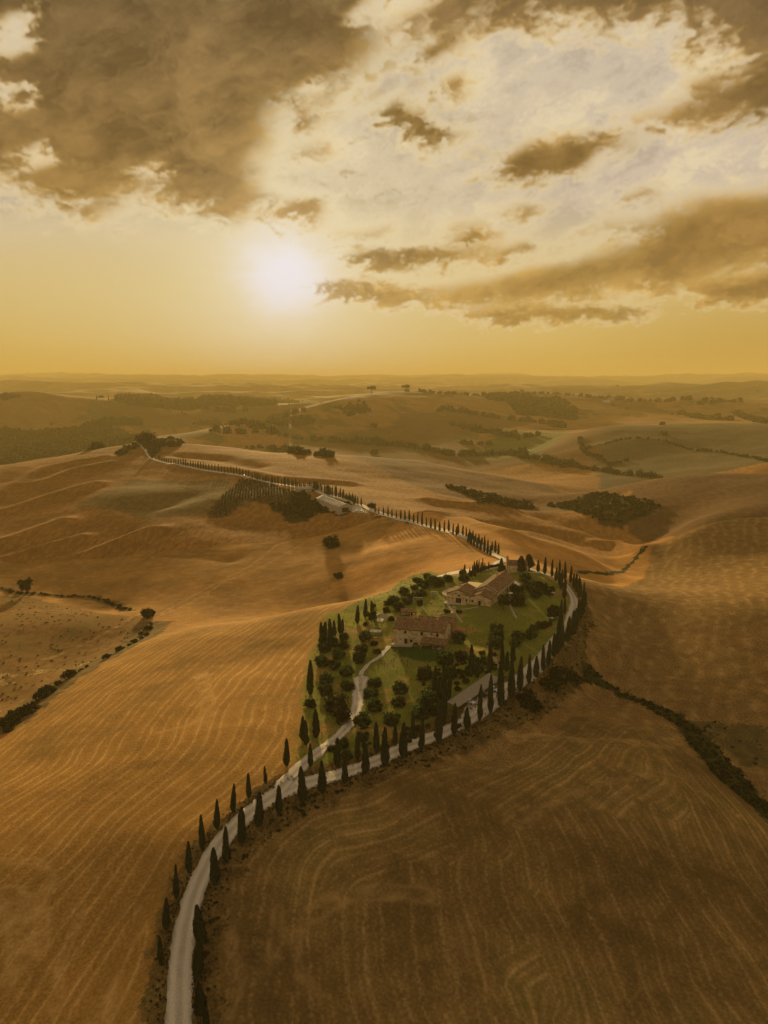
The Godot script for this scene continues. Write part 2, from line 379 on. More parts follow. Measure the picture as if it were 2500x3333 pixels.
# ------------------------------------------------------------------ the lie of the land
# Surveyed points: x, depth, height.
var control_points := [
	[-40.5,128.9,-13], [-79,136.3,-20], [-98.8,176.7,-16], [1.9,133.1,-17], [40,136.3,-20], [81.4,140.5,-24], [-67.9,152.4,-16], [-44.1,152.4,-9],
	[-43.3,170.1,-5], [-33.9,190.3,-2], [-23.5,198.9,0], [-9.4,206.8,0], [10.1,219.3,0.3], [31.2,239.9,0.8], [53.2,276.2,1.2], [73.8,312.7,1.5],
	[97.6,377.1,1.5], [101.8,421.1,2.5], [88.9,443.1,4], [-83.7,200.6,-11], [-35.3,236.7,-1], [-66.9,273.5,-7], [-92.8,245.6,-12], [-43,321.9,-6],
	[-151.1,279.7,-27], [-146.8,335.9,-28], [-129.8,384.6,-26], [-182.2,339.8,-40], [-174.8,390,-41], [-147.1,455.5,-36], [-80.4,384.5,-15], [-32.3,394.9,-8],
	[10.4,409.6,-2], [-81.9,440,-30], [-33.1,425,-22], [5.5,450,-12], [-221,452.4,-38], [-170.2,424.1,-40], [-189.2,474.6,-39], [-201,387.5,-40],
	[-287.4,550.1,-44], [-229.3,535.2,-44], [-181.1,503.1,-42], [-250.1,635.9,-36], [-323,673.3,-36], [-425.6,830,-28], [-386.4,858.5,-22], [-148.4,550.1,-34],
	[-157.4,667.4,-22], [-81.5,567.8,-24], [-40.5,498.1,-22], [-9.5,512.7,-11], [7.5,586.5,-6], [-102.9,724.4,-15], [-158.6,780.4,-10], [-232.7,880.8,-9],
	[-284.9,842.1,-9], [-224.6,682.6,-25], [-42.3,621.9,-13], [-86.5,739.4,-6], [-564.6,1110.9,-14], [-508.1,1188.9,-3], [-463.2,1245.9,3], [-422.9,1310.9,7],
	[-359.7,1204.8,8], [71,472.6,3], [60.6,510.8,2.5], [44.3,546.1,2], [19.1,609.5,1], [-12.1,661.6,0], [-60.3,755.4,-0.5], [-161.7,943.8,0],
	[-243.4,1048.4,2], [-303.4,1104.7,5], [-299.8,1296.2,5], [-205.7,1250.8,-2], [-99.5,1257.7,-8], [53.4,1237.9,-16], [195.5,1156,-34], [-42.9,878.8,-6],
	[43,993.6,-15], [95.8,912,-20], [142,849.5,-27], [49.7,666.5,-5], [102,606.8,-10], [195.3,876.5,-33], [236.6,677.3,-36], [184.2,575.7,-34],
	[129.7,491.4,-18], [148.1,564.5,-16], [-748.1,1500,-80], [-653.7,1600,-75], [-480.5,1600,-62], [-297.2,1500,-58], [-115.2,1480,-60], [60.2,1420,-58],
	[216.3,1330,-60], [-1089.7,2155.7,-62], [-1072.7,2598.4,-50], [-808.3,2662.4,-62], [-500.9,2662.4,-62], [-174.7,2215.2,-60], [-12,2073.9,-58], [193.1,1855.3,-55],
	[23.5,370.1,3.5], [30.1,314.4,3], [13.4,298.3,2.5], [7.5,289,2], [43.8,345.7,6], [46.7,389.6,5.5], [72.8,414,7.5], [63.9,398.4,7],
	[73.8,364.9,5], [54.1,314.4,3], [-1.6,268.8,0.5], [-12.9,221.4,0], [11.1,244,0.6], [-19.8,281.8,-1], [-14.3,323.2,0], [0.1,338.5,1.5],
	[7.4,383.2,1], [-23.5,260.6,-1.5], [24.9,223.2,-4], [63.6,265.4,-9], [95.3,323.3,-13], [112.8,369.9,-11], [86.3,311.9,-16], [99.1,294.5,-20],
	[113.6,267.7,-23], [123.2,242.8,-26], [125.6,228.5,-27], [151.6,281.5,-22], [77.3,285.2,-12], [93.8,252.7,-12], [101.2,215.9,-14], [63.4,204.5,-6],
	[21.4,189,-4], [99.7,177.2,-23], [53.1,166.6,-15], [-3.2,159.9,-10], [131.4,303.9,-20], [148.1,376,-13], [167.8,341.4,-13], [191.7,394.2,-6],
	[200.2,513.2,-27], [252.2,522.4,-20], [286.6,567.3,-13], [265,637.4,-8], [352.8,689.4,4], [244.4,841.4,-22], [259.7,916,-20], [320.9,915.4,-8],
	[372.1,932.7,-1], [449.2,881.5,4], [261.3,753.4,-20], [299.9,1060,-48], [422.4,1080,-38], [523.7,1050,-25], [443.9,1224.1,-44], [394.9,1534.9,-50],
	[557.7,1604.3,-18], [653.7,1388.8,-22], [603.8,1189.5,-14], [482.7,1888.5,-12], [486.3,1593.6,-22], [793.9,1951.3,4], [894.7,1776.2,6], [999,3060.8,32],
	[1169.1,2900,20], [1214.1,3000,40.7], [1502.3,3000,37.1], [368.8,1886.3,-52], [566.9,2521.2,-30], [0.9,3100,69.8], [339,3300,67.2], [739.2,3500,64.7],
	[1086.7,3600,44.1], [-211.1,2700,41.2], [-376,2300,-12.2], [-76.7,2562.4,14], [108,2530.2,0], [-161.6,2431.1,-25], [242.3,2341.1,-20], [389.6,2796.4,22],
	[182.3,4300,-10], [1024.7,4600,0], [-311.4,4000,-20], [1693.2,4200,-5], [-1450.7,2900,58.6], [-1345.5,2900,62.1], [-1224.8,2900,37.8], [-1049.8,3000,33.5],
	[-881.1,3400,39.6], [-695.7,3500,41.7], [-499,3600,14], [-1286.5,2760.2,-10], [-997.7,2844.9,0], [-747.4,3011.8,-30], [-486.1,3000,-35], [-1758.1,3800,-20],
	[-1337.1,4200,-20], [-856,4600,-10], [-3491.7,7000,102.5], [-2650.6,7000,90], [-1598.6,7000,73.4], [-545.6,7000,65.1], [297.1,7000,56.8], [1350.3,7000,65.1],
	[2403.2,7000,73.4], [2460.7,5600,94], [2696,5400,113.8], [3474.4,7500,20], [-4388.8,8800,40], [-3066.1,8800,40], [-1743.4,8800,40], [-156.1,8800,40],
	[1431.2,8800,40], [3018.5,8800,40], [4388.8,8800,40], [-7126.8,10500,142.3], [-5235.4,10500,123.6], [-3972.7,10500,129.9], [-2395.7,10500,111.2], [-817.8,10500,92.5],
	[1076.7,10500,92.5], [2970.5,10500,105], [5234.9,10500,129.9], [7388.4,10500,117.4], [-10857.6,16000,178.2], [-7685.4,16000,178.2], [-6910.1,16000,263.3], [-6048.8,16000,216],
	[-4129.5,16000,159.2], [-2013.1,16000,216], [-668.2,16000,168.7], [677.6,16000,197.1], [1735.1,16000,178.2], [2502.1,16000,253.8], [3369.3,16000,178.2], [5485.2,16000,159.2],
	[7969.8,16000,225.5], [11249.5,16000,197.1], [-13242.5,19500,60], [-8552.8,19500,60], [-5035.6,19500,60], [-345.9,19500,60], [4343.8,19500,60], [9725.2,19500,60],
	[13723.2,19500,60], [-60,40,-24], [80,40,-27], [0,-120,-30], [-250,0,-30], [250,0,-32], [-300,250,-35], [260,300,-12],
	[-450,500,-45], [450,600,0], [-800,1100,-40], [800,1100,0], [-1900,2500,0], [1900,2500,10], [-500,-400,-10], [500,-400,-10],
	[-5500,6000,20], [5500,6000,30], [-220,150,-26], [200,150,-26],
]
var folds := [
	[13, 5.46, [Vector2(-327.1, 630.2), Vector2(-311.6, 648.3), Vector2(-295.0, 666.9), Vector2(-277.9, 678.9)]],
	[14, 5.46, [Vector2(-356.4, 676.1), Vector2(-338.0, 706.4), Vector2(-318.3, 735.8)]],
	[12, 3.78, [Vector2(-258.7, 633.3), Vector2(-236.6, 652.6), Vector2(-214.1, 676.0)]],
	[15, 5.04, [Vector2(-414.8, 808.1), Vector2(-393.6, 856.6), Vector2(-349.3, 909.7)]],
	[16, 4.62, [Vector2(-464.8, 909.3), Vector2(-470.3, 1052.2), Vector2(-411.8, 1114.7)]],
	[15, 4.62, [Vector2(-432.0, 957.0), Vector2(-413.3, 1014.6), Vector2(-375.4, 1049.3)]],
	[12, 3.15, [Vector2(-235.6, 640.4), Vector2(-221.0, 671.0), Vector2(-205.3, 682.3)]],
	[18, -2.86, [Vector2(-235.7, 690.6), Vector2(-230.7, 731.1), Vector2(-236.1, 798.3)]],
	[24, -4.55, [Vector2(-250.9, 782.4), Vector2(-229.6, 792.9), Vector2(-218.4, 815.5)]],
	[14, 4.62, [Vector2(47.1, 766.4), Vector2(89.5, 789.2), Vector2(122.1, 825.5)]],
	[14, -3.9, [Vector2(89.0, 678.8), Vector2(130.3, 710.3), Vector2(154.0, 705.1), Vector2(180.9, 689.2)]],
	[16, -3.9, [Vector2(167.5, 782.1), Vector2(177.3, 753.3), Vector2(200.1, 740.5), Vector2(230.9, 715.1)]],
	[13, 3.78, [Vector2(38.8, 630.4), Vector2(63.0, 654.2), Vector2(79.8, 584.3), Vector2(93.3, 561.3)]],
	[11, 4.62, [Vector2(193.2, 690.0), Vector2(217.3, 689.6), Vector2(218.8, 627.7)]],
	[20, -4.55, [Vector2(-293.6, 1119.1), Vector2(-236.0, 1089.0), Vector2(-171.7, 1003.5)]],
	[16, 4.2, [Vector2(-273.2, 1027.1), Vector2(-195.0, 965.5), Vector2(-126.4, 896.9), Vector2(-42.6, 871.9)]],
	[12, -1.95, [Vector2(-235.2, 551.3), Vector2(-219.3, 576.9), Vector2(-203.8, 591.9)]],
	[10, -1.56, [Vector2(-183.4, 626.1), Vector2(-146.9, 603.7), Vector2(-120.3, 584.1)]],
]
var cypress_outer := [
	[-33.7,125.5,7.2,0], [-35.9,130.5,7.4,0], [-38.4,138.9,8.6,0], [-39.9,146.6,10.2,0], [-39.6,161.1,9.9,0], [-38.4,168.1,9.4,0], [-35.8,174,9.9,0],
	[-32.3,180.1,9.2,0], [-27.7,184.5,8.7,0], [-21.9,188.6,10.5,0], [-16.8,192.3,9.3,0], [-11,196.8,7.2,0], [-5.3,201.5,8.7,0], [0.3,205.6,11.5,0],
	[5.8,210.6,10.9,0], [11.5,215.8,11.4,0], [17.2,222.5,13.4,0], [22.5,228.2,11.4,0], [27.1,232.4,7.2,0], [31.7,236.6,12.9,0], [36,241.5,13,0],
	[40.5,247.9,15,0], [45.2,254.8,13.9,0], [49.7,262.6,13.9,0], [54.6,270.6,11.6,0], [58.7,277.7,9.3,0], [62.9,285.4,10.7,0], [66.3,291.8,10.4,0],
	[70.5,300.8,10.7,0], [73.2,305.2,19.5,0], [76.4,311.2,13,0], [80.3,318.4,11.9,0], [84.7,328.1,12.1,0], [87.8,334.7,10.8,0], [90.8,342.4,12.7,0],
	[95.6,355.7,10.1,0], [98.8,364.3,10.3,0], [102.7,374.5,8.6,0], [101.8,374.3,12.5,0], [102.2,383.2,11.1,0], [101.6,388.4,10.9,0], [101.3,392.9,8.7,0],
	[101.3,400,9.8,0], [99,402.6,10.7,0],
]
var cypress_left := [
	[-47.4,142.9,6.9,0], [-48.5,151.3,7.6,0], [-48.4,159.3,8.4,0], [-47.1,166.3,8.8,0], [-45.5,173.3,9,0], [-43.2,180,7.9,0], [-40.3,186.3,8.6,0],
	[-37.1,192.1,7.1,0], [-33.3,197.7,5.6,0], [-28.4,206,8.1,0],
]
var cypress_fork := [
	[-21.4,205.5,7.2,0],
]
var cypress_lawnedge := [
	[-24.1,219.3,8.5,0], [-25.4,222.5,8.5,0], [-21.4,224.4,9.8,0], [-26.8,260.9,13.8,0], [-22.7,309.9,12.5,0], [-27.2,316.3,10.5,0], [-26.2,318,9.7,0],
	[-22.1,325.3,7.1,0], [-19.7,326.5,9.7,0], [-18.7,327.3,7,0], [-12.4,338.2,9.1,0], [-8.9,346.1,9.1,0], [-5.7,351.6,6.7,0],
]
var cypress_inner := [
	[-13.6,205.1,9.2,0], [-7.9,208.9,8.2,0], [-2.2,213.2,9.6,0], [3.4,216.9,9,0], [8.9,223,9.4,0], [19.5,233.2,13.4,0], [17.8,251.7,10.6,0],
	[19.2,247.9,8.7,0], [20.5,246.8,14.5,0], [22.4,248.2,11.6,0], [31.8,264,11.4,0], [34.2,263.5,8.1,0], [39.3,267.7,11.9,0], [45.4,277.2,10.4,0],
	[46.3,272.8,8.2,0], [49.7,279.4,11.5,0], [81.5,337.9,9.3,0], [87,352.1,8.1,0], [91.5,372.8,10.5,0], [92.1,382.4,10.9,0], [92.6,389,13.2,0],
	[91.9,394.4,8.2,0], [91.2,400.8,10.7,0], [88.2,404.7,9.8,0], [85.3,408.9,7.2,0],
]
var cypress_chapel := [
	[64,403.1,8.5,1.5], [75.1,404.5,9.9,2.6], [80.7,410.7,9.6,2.8], [79.6,415.2,6.3,1.2],
]
var cypress_lane := [
	[45.5,417.7,5,0], [47.9,412.2,3.9,0], [49.2,410.5,5,0], [50.2,409.8,7.1,0], [51.2,409.2,7.9,0], [52.3,409.1,7.9,0], [53.6,409.8,6.1,0],
	[55,411.1,8.2,0], [56.4,412.8,5,0], [58.9,415.2,4.5,0],
]
var cypress_ridge := [
	[71.8,465.3,7.6,0], [71,473.1,8.6,0], [70,481.1,6.6,0], [66.2,461.2,6.6,0], [65.3,467.4,9.9,0], [64.4,475.5,11,0], [66.1,501.3,5.9,0],
	[62.6,481.4,7.4,0], [64.5,505.2,7.1,0], [61.4,488.9,7.3,0], [62.9,510.3,6.5,0], [60,495,7.5,0], [61.7,516.9,7.1,0], [58.7,501.4,8.6,0],
	[59.4,515.2,8.5,0], [57.5,507.5,7.3,0], [58,524.6,7.6,0], [56.1,530.2,8,0], [53.3,536.1,8.3,0], [51.7,531,6.7,0], [49.7,535.4,8.5,0],
	[47.9,551.5,9.3,0], [44.5,550.2,9.4,0], [41.5,556.3,7.7,0], [38.7,564.6,8.9,0], [36,573.1,8.4,0], [33,580.6,8.3,0], [29.9,586.9,11.1,0],
	[26.8,593.8,10.3,0], [23.7,599,8.1,0], [20.5,605.1,9.5,0], [17.1,609,8.2,0], [13.7,612.2,7.9,0], [10.2,616.6,7.1,0], [6.6,621.8,7.3,0],
	[3.3,626,8.8,0], [-0.5,631.9,7.5,0], [-4.3,636.6,6.4,0], [-7.6,643.1,8.9,0],
]
var cypress_barn := [
	[-20.9,686.2,8,0], [-24.4,696.5,7.7,0], [-26.6,700,8.3,0], [-27.6,690.2,10,0], [-29.7,708.3,8.8,0], [-31.5,713.7,6.4,0], [-33.1,718,8.2,0],
	[-34.4,720.4,5.4,0], [-35.9,722.3,7.2,0], [-37.4,725.1,5.2,0], [-39.4,729.2,9.5,0], [-40.6,730,6.5,0], [-42.8,735.4,10.2,0], [-44.5,736.8,5.3,0],
	[-47.1,742.1,11.5,0], [-48.2,742.3,10.9,0], [-51.2,747.5,10.2,0], [-55.5,752.9,10.1,4.5], [-59.9,758.4,9.9,0], [-64.3,778.6,7.2,0], [-66.2,783.3,7.5,0],
	[-70.6,779.3,10.2,4.5], [-74.6,799.4,8.1,0], [-76.7,799.7,6,0], [-79.3,804.6,8.3,0], [-81.3,804.9,7.3,0], [-84.5,809.8,4.8,0], [-86.6,812.9,7.3,0],
	[-89.4,815.2,4.6,0], [-91.6,817.5,7.4,0], [-94.3,820.8,5.9,0], [-96.4,823,10,0], [-100.5,835.1,7.2,0], [-102.7,837.9,7.2,0], [-105.7,840.1,6.8,0],
	[-107.5,842.7,9.6,0], [-111.3,844.8,9.4,2], [-116.6,857.4,6.2,0], [-121.3,861.9,9,0], [-125.2,865.4,8.2,0], [-128.3,865.9,9.6,0], [-129.6,867.3,7.5,0],
	[-134.8,877.6,7.3,0], [-137.1,878.3,7.6,0], [-138.4,878.8,5.4,0], [-140.3,880.4,5.8,0], [-142.4,882.6,6,0], [-146,886.5,8.4,0], [-148.7,889.9,8.8,0],
	[-150,890.6,8.2,0], [-153.1,895,9.4,0], [-157.3,899.2,6.4,0], [-163,908.8,8.4,0], [-167.3,914.6,7.3,0],
]
var cypress_far := [
	[-171.7,917.4,7.5,0], [-175.9,920.4,9.1,0], [-181.1,928.3,8.9,0], [-184.9,928.9,8.6,0], [-189.5,934.8,9.3,0], [-194.6,939.5,8.1,0], [-199.5,944.2,8.1,0],
	[-204.3,948.9,8.5,0], [-208.8,952.6,10,0], [-214.3,958.1,9.4,0], [-219.1,962.8,9.1,0], [-224.2,967.9,8.7,0], [-229,972.2,9,0], [-233.4,976.6,9.8,0],
	[-237.8,980.9,9.4,0], [-242.5,986,9.7,0], [-246.8,990.3,8.8,0], [-251,994.4,8.5,0], [-255.2,998.6,8.6,0], [-260.3,1003.5,6.2,0], [-263.9,1006.3,10.1,0],
	[-268.3,1010.5,9.7,0], [-272.4,1013.9,8.7,0], [-276.6,1017.2,8.5,0], [-280.5,1020.2,7.1,0], [-285,1026.6,7.3,0], [-292.9,1041.3,7.3,0], [-297.9,1047.4,6.9,0],
	[-301.8,1051,6.8,0], [-305.1,1053.6,7.4,0], [-307.9,1055.3,7.5,0], [-311.2,1057.9,7.5,0], [-315.5,1064.4,9.1,0], [-318.6,1067.8,8.9,0], [-322.3,1070.5,9.2,0],
	[-327.4,1079.1,9.9,0], [-330.3,1082,11.5,0], [-333.4,1085.7,11.7,0], [-344.4,1113.3,10.2,0], [-355,1141.4,11.8,0], [-380.7,1211.2,8.1,0], [-387.9,1222.6,8.2,0],
]
var bushes := [
	[-25.3,306.5,2.5,0], [-21.8,311,2.2,0], [-17.6,318.1,2,0], [-17.4,306.5,2.3,0], [-18.4,295.1,2.4,0], [-24.8,289.2,2.6,0], [-19.4,284.5,2.2,0],
	[-7.9,312.3,2.5,0], [-9.6,299.8,2.5,0], [-4.2,306.9,1.4,3], [-2.8,296.6,1.5,3], [-9.9,288.4,2.3,0], [-14.1,275.9,2.5,0], [-22,271.4,2.3,0],
	[-21.2,261.1,2.3,0], [-13.4,263.7,2.5,0], [-3.6,264.5,2.4,0], [-4.6,254.8,2.6,0], [-3.2,243.7,2.4,0], [5.6,256.3,2.5,0], [4.8,246.7,2.4,0],
	[15,264.9,2.6,0], [2.6,232.4,2.6,0], [-7.1,230.8,2.4,0], [11.8,236.8,2.5,0], [15.6,244.4,2.7,0], [-6.5,220.4,1.9,0], [-12.8,216.9,1.8,0],
	[-11.1,209.9,1.7,0], [-15.9,215.2,1.2,3], [-16.3,244.6,3.6,2], [-13.9,235.5,2.8,2], [-25.6,249.1,2,3], [22.2,277.6,1.8,0], [7.3,351.4,2.8,0],
	[4.8,365.3,3.1,0], [1.6,365.3,1.8,3], [10.3,380.4,2.5,0], [11.4,362.6,2.4,0], [14.3,371.1,2.3,0], [18.9,374.2,2.5,0], [16,390.4,2.1,0],
	[18.3,409.9,2.2,0], [21.2,391.2,3.1,0], [24.3,416.1,2,0], [26.2,397.6,2.6,0], [29.2,390.5,2.9,0], [17.4,352.9,1.6,1], [-5.8,337.7,2.5,1],
	[3.4,336.7,1.5,0], [-8.4,330.6,1.2,1], [1.3,344.8,1.8,1], [-5.3,363.6,1.2,0], [13.4,342.5,1.1,3], [-2.7,322.7,1.2,3], [-30.9,496.2,3.1,4],
	[-41.1,582.5,6.4,4], [74.1,386.4,2.6,0], [66.6,366.1,2.8,0], [63.6,348.9,3.1,0], [55.8,341.2,2.9,1], [74.1,373.8,2.8,0], [75.2,364.7,2.8,0],
	[79.5,378.5,2.1,3], [81.2,376.7,2.1,3], [82.7,370.4,2.6,0], [80.2,345.6,2.6,3], [85.6,375.9,1.7,3], [65.7,375.8,2,3], [21.9,396.2,1.8,0],
	[26.4,400.7,2.1,0], [29.4,392.1,2.4,0], [34.6,397.6,2.6,0], [42.7,394.8,2.3,0], [47.5,398.3,2.1,1], [43.5,408.3,1.7,0], [49,316.1,2.8,0],
	[47.6,306.5,2.7,0], [45,293.3,2.7,0], [56.4,306,2.7,0], [62.6,309,2.3,0], [65.4,316.2,1.9,0], [69.1,320,2,3], [72,322.2,1.8,3],
	[54.2,298.3,2.2,0], [31.3,304.2,2.6,0], [29.3,340.5,1.3,3], [34.8,338.9,1.1,3], [66.5,412.6,1.6,3], [77.9,338,2.3,3], [29.7,281.4,2.4,0],
	[23.5,277,2.8,0], [24.3,263.9,2.4,0], [37.2,276.1,1.9,3], [15.2,244,3,0], [12.5,237.9,2.1,0], [16.7,240,1.5,3], [34.7,269.7,2.1,3],
	[32.1,268,1.7,3], [69.8,285.5,4.3,3], [75.9,291,3.5,3], [63.2,276.5,3.2,3], [51.1,255.3,3.4,3], [53,253.9,2.5,3],
]
var loop_road := [
	[-36.9,117.1], [-39.9,129], [-41.9,136.8], [-43.2,143.2], [-44.3,152.3], [-44.3,159.3], [-43.3,167], [-41.9,172.8], [-39.1,179.1], [-35.5,185.6],
	[-30.8,191.1], [-26.2,194.4], [-21.3,197], [-11.1,201.7], [-0.6,209], [1,210.8], [5.9,216], [12.2,222.5], [17,227], [23.3,232.5],
	[27,235.6], [31.5,239.8], [35.4,244.4], [39.1,250.9], [44.1,259.3], [48.8,266.2], [52.8,272.6], [57.6,280.6], [62.5,290.4], [66.8,299.2],
	[70.2,305.8], [70.4,306.4], [73.6,311.5], [76.8,317.1], [81.2,327.1], [85.8,338.5], [90.5,352.6], [93.8,362.4], [96.1,369], [97.4,374.5],
	[97.8,380.2], [97.4,385.6], [96.6,393.5], [94.9,398.2], [92.3,401], [89.8,404], [86.2,407.4], [83.1,411.9], [81.1,416.6],
]
var ridge_road := [
	[77,418.9], [72.2,434.9], [71.1,449.9], [70.1,464.5], [68.5,475.9], [67.1,490.5], [64.2,501.7], [61.4,511.9], [58.4,521.3], [55.5,528.4],
	[51.7,537.4], [48,548.3], [44.1,560.4], [40,570.4], [33.7,580.2], [27.1,593.7], [20.1,604.6], [12.8,612.7], [5.3,624], [-2.5,636.2],
	[-10.7,655.8], [-16.9,675.7], [-23.3,692.8], [-26.8,693.3], [-34.7,716.2], [-44.7,734.5], [-59.8,754.5], [-77.3,792.1], [-93.7,816.3], [-113.9,847.4],
	[-139.7,879.3], [-166.8,910.1], [-193.7,936.3], [-222.9,963.5], [-254.6,996.2], [-287.7,1028.1], [-309.7,1051.8], [-326.4,1073.4], [-338.4,1097.9], [-349.1,1124.4],
	[-373.4,1187.6], [-389.5,1223], [-399.7,1249.4],
]
var lane := [
	[71.5,440], [68.1,433.9], [64.7,425.2], [61,420.4], [57.1,418.2], [51.3,415.9], [45.5,419.7], [39,420.5], [35.2,419.7], [32.2,423.5],
]
var farm_drive := [
	[-29.5,192.9], [-26.8,199.3], [-23.3,207], [-19.7,214.7], [-17.2,219.1], [-18.5,216], [-16.3,220.3], [-13.7,225.9], [-11.9,231.1], [-10.6,237.6],
	[-9.7,244.6], [-9.1,252.5], [-9.1,259.7], [-8.6,267.7], [-8.8,273.6],
]
var turning_area := [
	[-11.5,271.3], [-10.4,274.4], [-8.3,275.2], [-5.8,272.1], [-5.9,267.1], [-7.3,261.8], [-10,261.4], [-10.8,266.5],
]
var house_path := [
	[-8.9,275.4], [-8.1,280.4], [-6.1,285.9], [-3.5,289.6], [-1,294], [0.9,299.2], [2.5,303.6],
]
var stone_paths_a := [
	[29.9,357.9], [30.8,350.1], [31.9,344.1], [33.2,342.3],
]
var stone_paths_b := [
	[24.8,338.9], [28.8,340.2], [30.2,342.1], [32,343.6],
]
var stone_paths_c := [
	[32.9,340.1], [33.7,334.7], [35.3,328.4],
]
var stone_paths_d := [
	[36.3,342.4], [40.3,343.7], [44.5,345.5],
]
var stone_paths_e := [
	[58.8,364.7], [60.8,362.8], [62.1,360.7], [60.4,352], [59.6,341.1], [59.7,335.3], [60.1,330.8],
]
var stone_paths_f := [
	[42.5,285.6], [43.1,279], [43.7,272.6],
]
var gravel_yard := [
	[67.2,388.7], [70,387.7], [72.4,380.4], [71.4,377.9], [69.2,380], [66.7,382.3],
]
var parking := [
	[25.5,237.7], [27.8,243.9], [31.4,247.9], [35.6,253.1], [38.5,257], [38,250.2], [32.9,242.1], [28,237.1],
]
var barn_yard := [
	[-30.5,699.6], [-25.9,692.8], [-17.5,664.4], [-14.7,647.8], [-19.6,652], [-25.6,660.5], [-28.6,663],
]
var area_estate := [
	[-27,207.2], [-26.6,218.1], [-27.3,232], [-28.2,252.2], [-30.4,285.2], [-30.3,314], [-28.6,318.4], [-29.6,350.4], [-20,362.2], [-14,375.8],
	[-4.8,401], [8.8,453.3], [18.6,456.5], [28.4,448.1], [34.5,411], [44.4,412.1], [53.7,406.3], [57.2,410.8], [65.6,413.9], [69.2,416.5],
	[69.8,417], [80.6,413.9], [85.3,403.1], [90.2,396.3], [93.3,391.1], [93.3,382.3], [93.2,373.1], [93.4,366.6], [89,352.1], [82.3,332],
	[76.1,316.4], [71.7,309.1], [67.2,301.9], [62.5,292.4], [56.3,280.7], [50.8,270.6], [44.5,261.8], [40.2,255.1], [35.5,247.3], [30.5,240],
	[25.8,236.3], [18.9,230.6], [12.3,224.3], [6,217.9], [-0,212.4], [-5.9,205.8], [-13.8,201.5], [-20.9,198.9], [-23.8,201], [-22.1,204.9],
]
var area_bank := [
	[-40.5,142.8], [-41.8,151.8], [-41.7,158.9], [-40.2,163.7], [-37.8,169.8], [-34.2,175.7], [-29.6,182.5], [-23.5,188.6], [-15.9,194], [-5.8,202],
	[5,211.3], [1,207.8], [5.8,212.3], [12,218.6], [17.2,224], [23,229.7], [28.8,234.6], [35.1,241.6], [39.1,247.8], [45.4,258.7],
	[49.9,265.7], [56.1,275.4], [62,285.9], [67.4,296.9], [71.2,305.7], [73.2,308.4], [79.6,320.4], [86.5,336.9], [93.8,358.6], [98.1,369.6],
	[101,380.1], [103.7,384], [104.3,377], [102.3,367.8], [104.6,366.3], [103.8,358.4], [94.2,336.9], [90.8,328.1], [98.6,349.1], [92.7,332.6],
	[89,320.9], [91.1,316.6], [85.8,307.6], [77.9,288.3], [65.2,267.8], [58.1,255.6], [50.6,243.6], [42.2,233.7], [36.6,230], [28.8,225],
	[19.8,216.5], [13.5,209.6], [13.6,208.4], [-0.5,198.4], [-13,189.4], [-22.3,182.4], [-28.7,175.9], [-33.1,169.1], [-35.8,161.9], [-37,154.6],
	[-37,146.8], [-35.5,136.3], [-34.2,128.8], [-33,123.5], [-35.6,123.5],
]
var area_gully := [
	[83.3,303.6], [91.3,311.5], [98.4,310.8], [104.2,299.5], [109.2,284.6], [115.2,277.2], [114.6,268.9], [112.7,252.5], [111,235.8], [115.2,226.9],
	[120,214], [127.8,228.7], [127,242.4], [125.7,257], [125.4,268.7], [123.2,279.3], [120.2,286.8], [114.8,292.4], [107.9,300.4], [102.7,310.6],
	[96.9,316], [93.5,320.1], [90.3,319.8], [87.5,314.6],
]
var area_gully_scrub := [
	[118.7,282.9], [129.1,284.1], [141.1,281.3], [151.1,277.7], [140.1,255.1], [129.8,256.2], [128.3,266.8], [124.6,276.3],
]
var area_left_field := [
	[-79.1,129.2], [-149.9,263.6], [-146.3,270.4], [-144.3,330], [-133.7,367.4], [-124.1,398.5], [-79,377.8], [-30.7,375.4], [-2.3,383.8], [10.2,400.1],
	[18,407], [0.2,398.5], [-13.9,371.5], [-19.9,360.5], [-25.9,355.6], [-29.8,347.9], [-30.1,307.8], [-30.6,285.3], [-28.9,252.3], [-27.8,228.5],
	[-27.7,212.5], [-28.1,201.3], [-32.8,194.2], [-36.6,189.3], [-39.9,182.9], [-42.7,175.5], [-45.2,170.3], [-47.1,162.9], [-48.1,156.8], [-48.7,150.4],
	[-48,142.8], [-46.6,135.5], [-45.3,129.5], [-43.6,124],
]
var area_lush_lawn := [
	[3.1,301.3], [6,303.3], [24.7,291.5], [23.2,280.8], [16.4,281.5], [9.3,286.1], [5,292.4],
]
var area_green_patch := [
	[-29.2,357.4], [-23.5,360.8], [-16,355.5], [-10.6,354.9], [-4.4,367.7], [2.6,381.1], [5.8,367], [3.8,354.1], [-2,348.7], [-8.4,340.9],
	[-12.5,333.9], [-16.1,338.4], [-19,343.8], [-25.2,350.9],
]
var wheel_ruts_a := [
	[-77.9,300.6], [-73.4,287], [-67.4,267.9], [-64.7,257.9], [-65,246.8], [-77.7,243.9],
]
var wheel_ruts_b := [
	[-76.2,306.8], [-67.6,277.8], [-63.5,266.2], [-61.2,253.1], [-61.6,240.9],
]
var arc_a := [
	[-97.4,173.9], [-91.4,171.7], [-87.3,168.8], [-83.7,165.3], [-80.7,160.7], [-77.7,153.7],
]
var arc_b := [
	[-97.2,171.4], [-92,170.2], [-87.9,167], [-85,162.3], [-82.8,155.9], [-80,149.1],
]
var arc_c := [
	[-95.9,168.1], [-91.2,163.7], [-87.1,157.7], [-83.8,151.1], [-81.4,144.5],
]
var arc_d := [
	[-102.4,183.9], [-96.8,183.2], [-90.8,181.4], [-83.3,174.3], [-83.5,167.1], [-79,158.8],
]
var arc_e := [
	[-71.7,162.4], [-72.4,153.1], [-70.6,144.5], [-67.6,136.2],
]
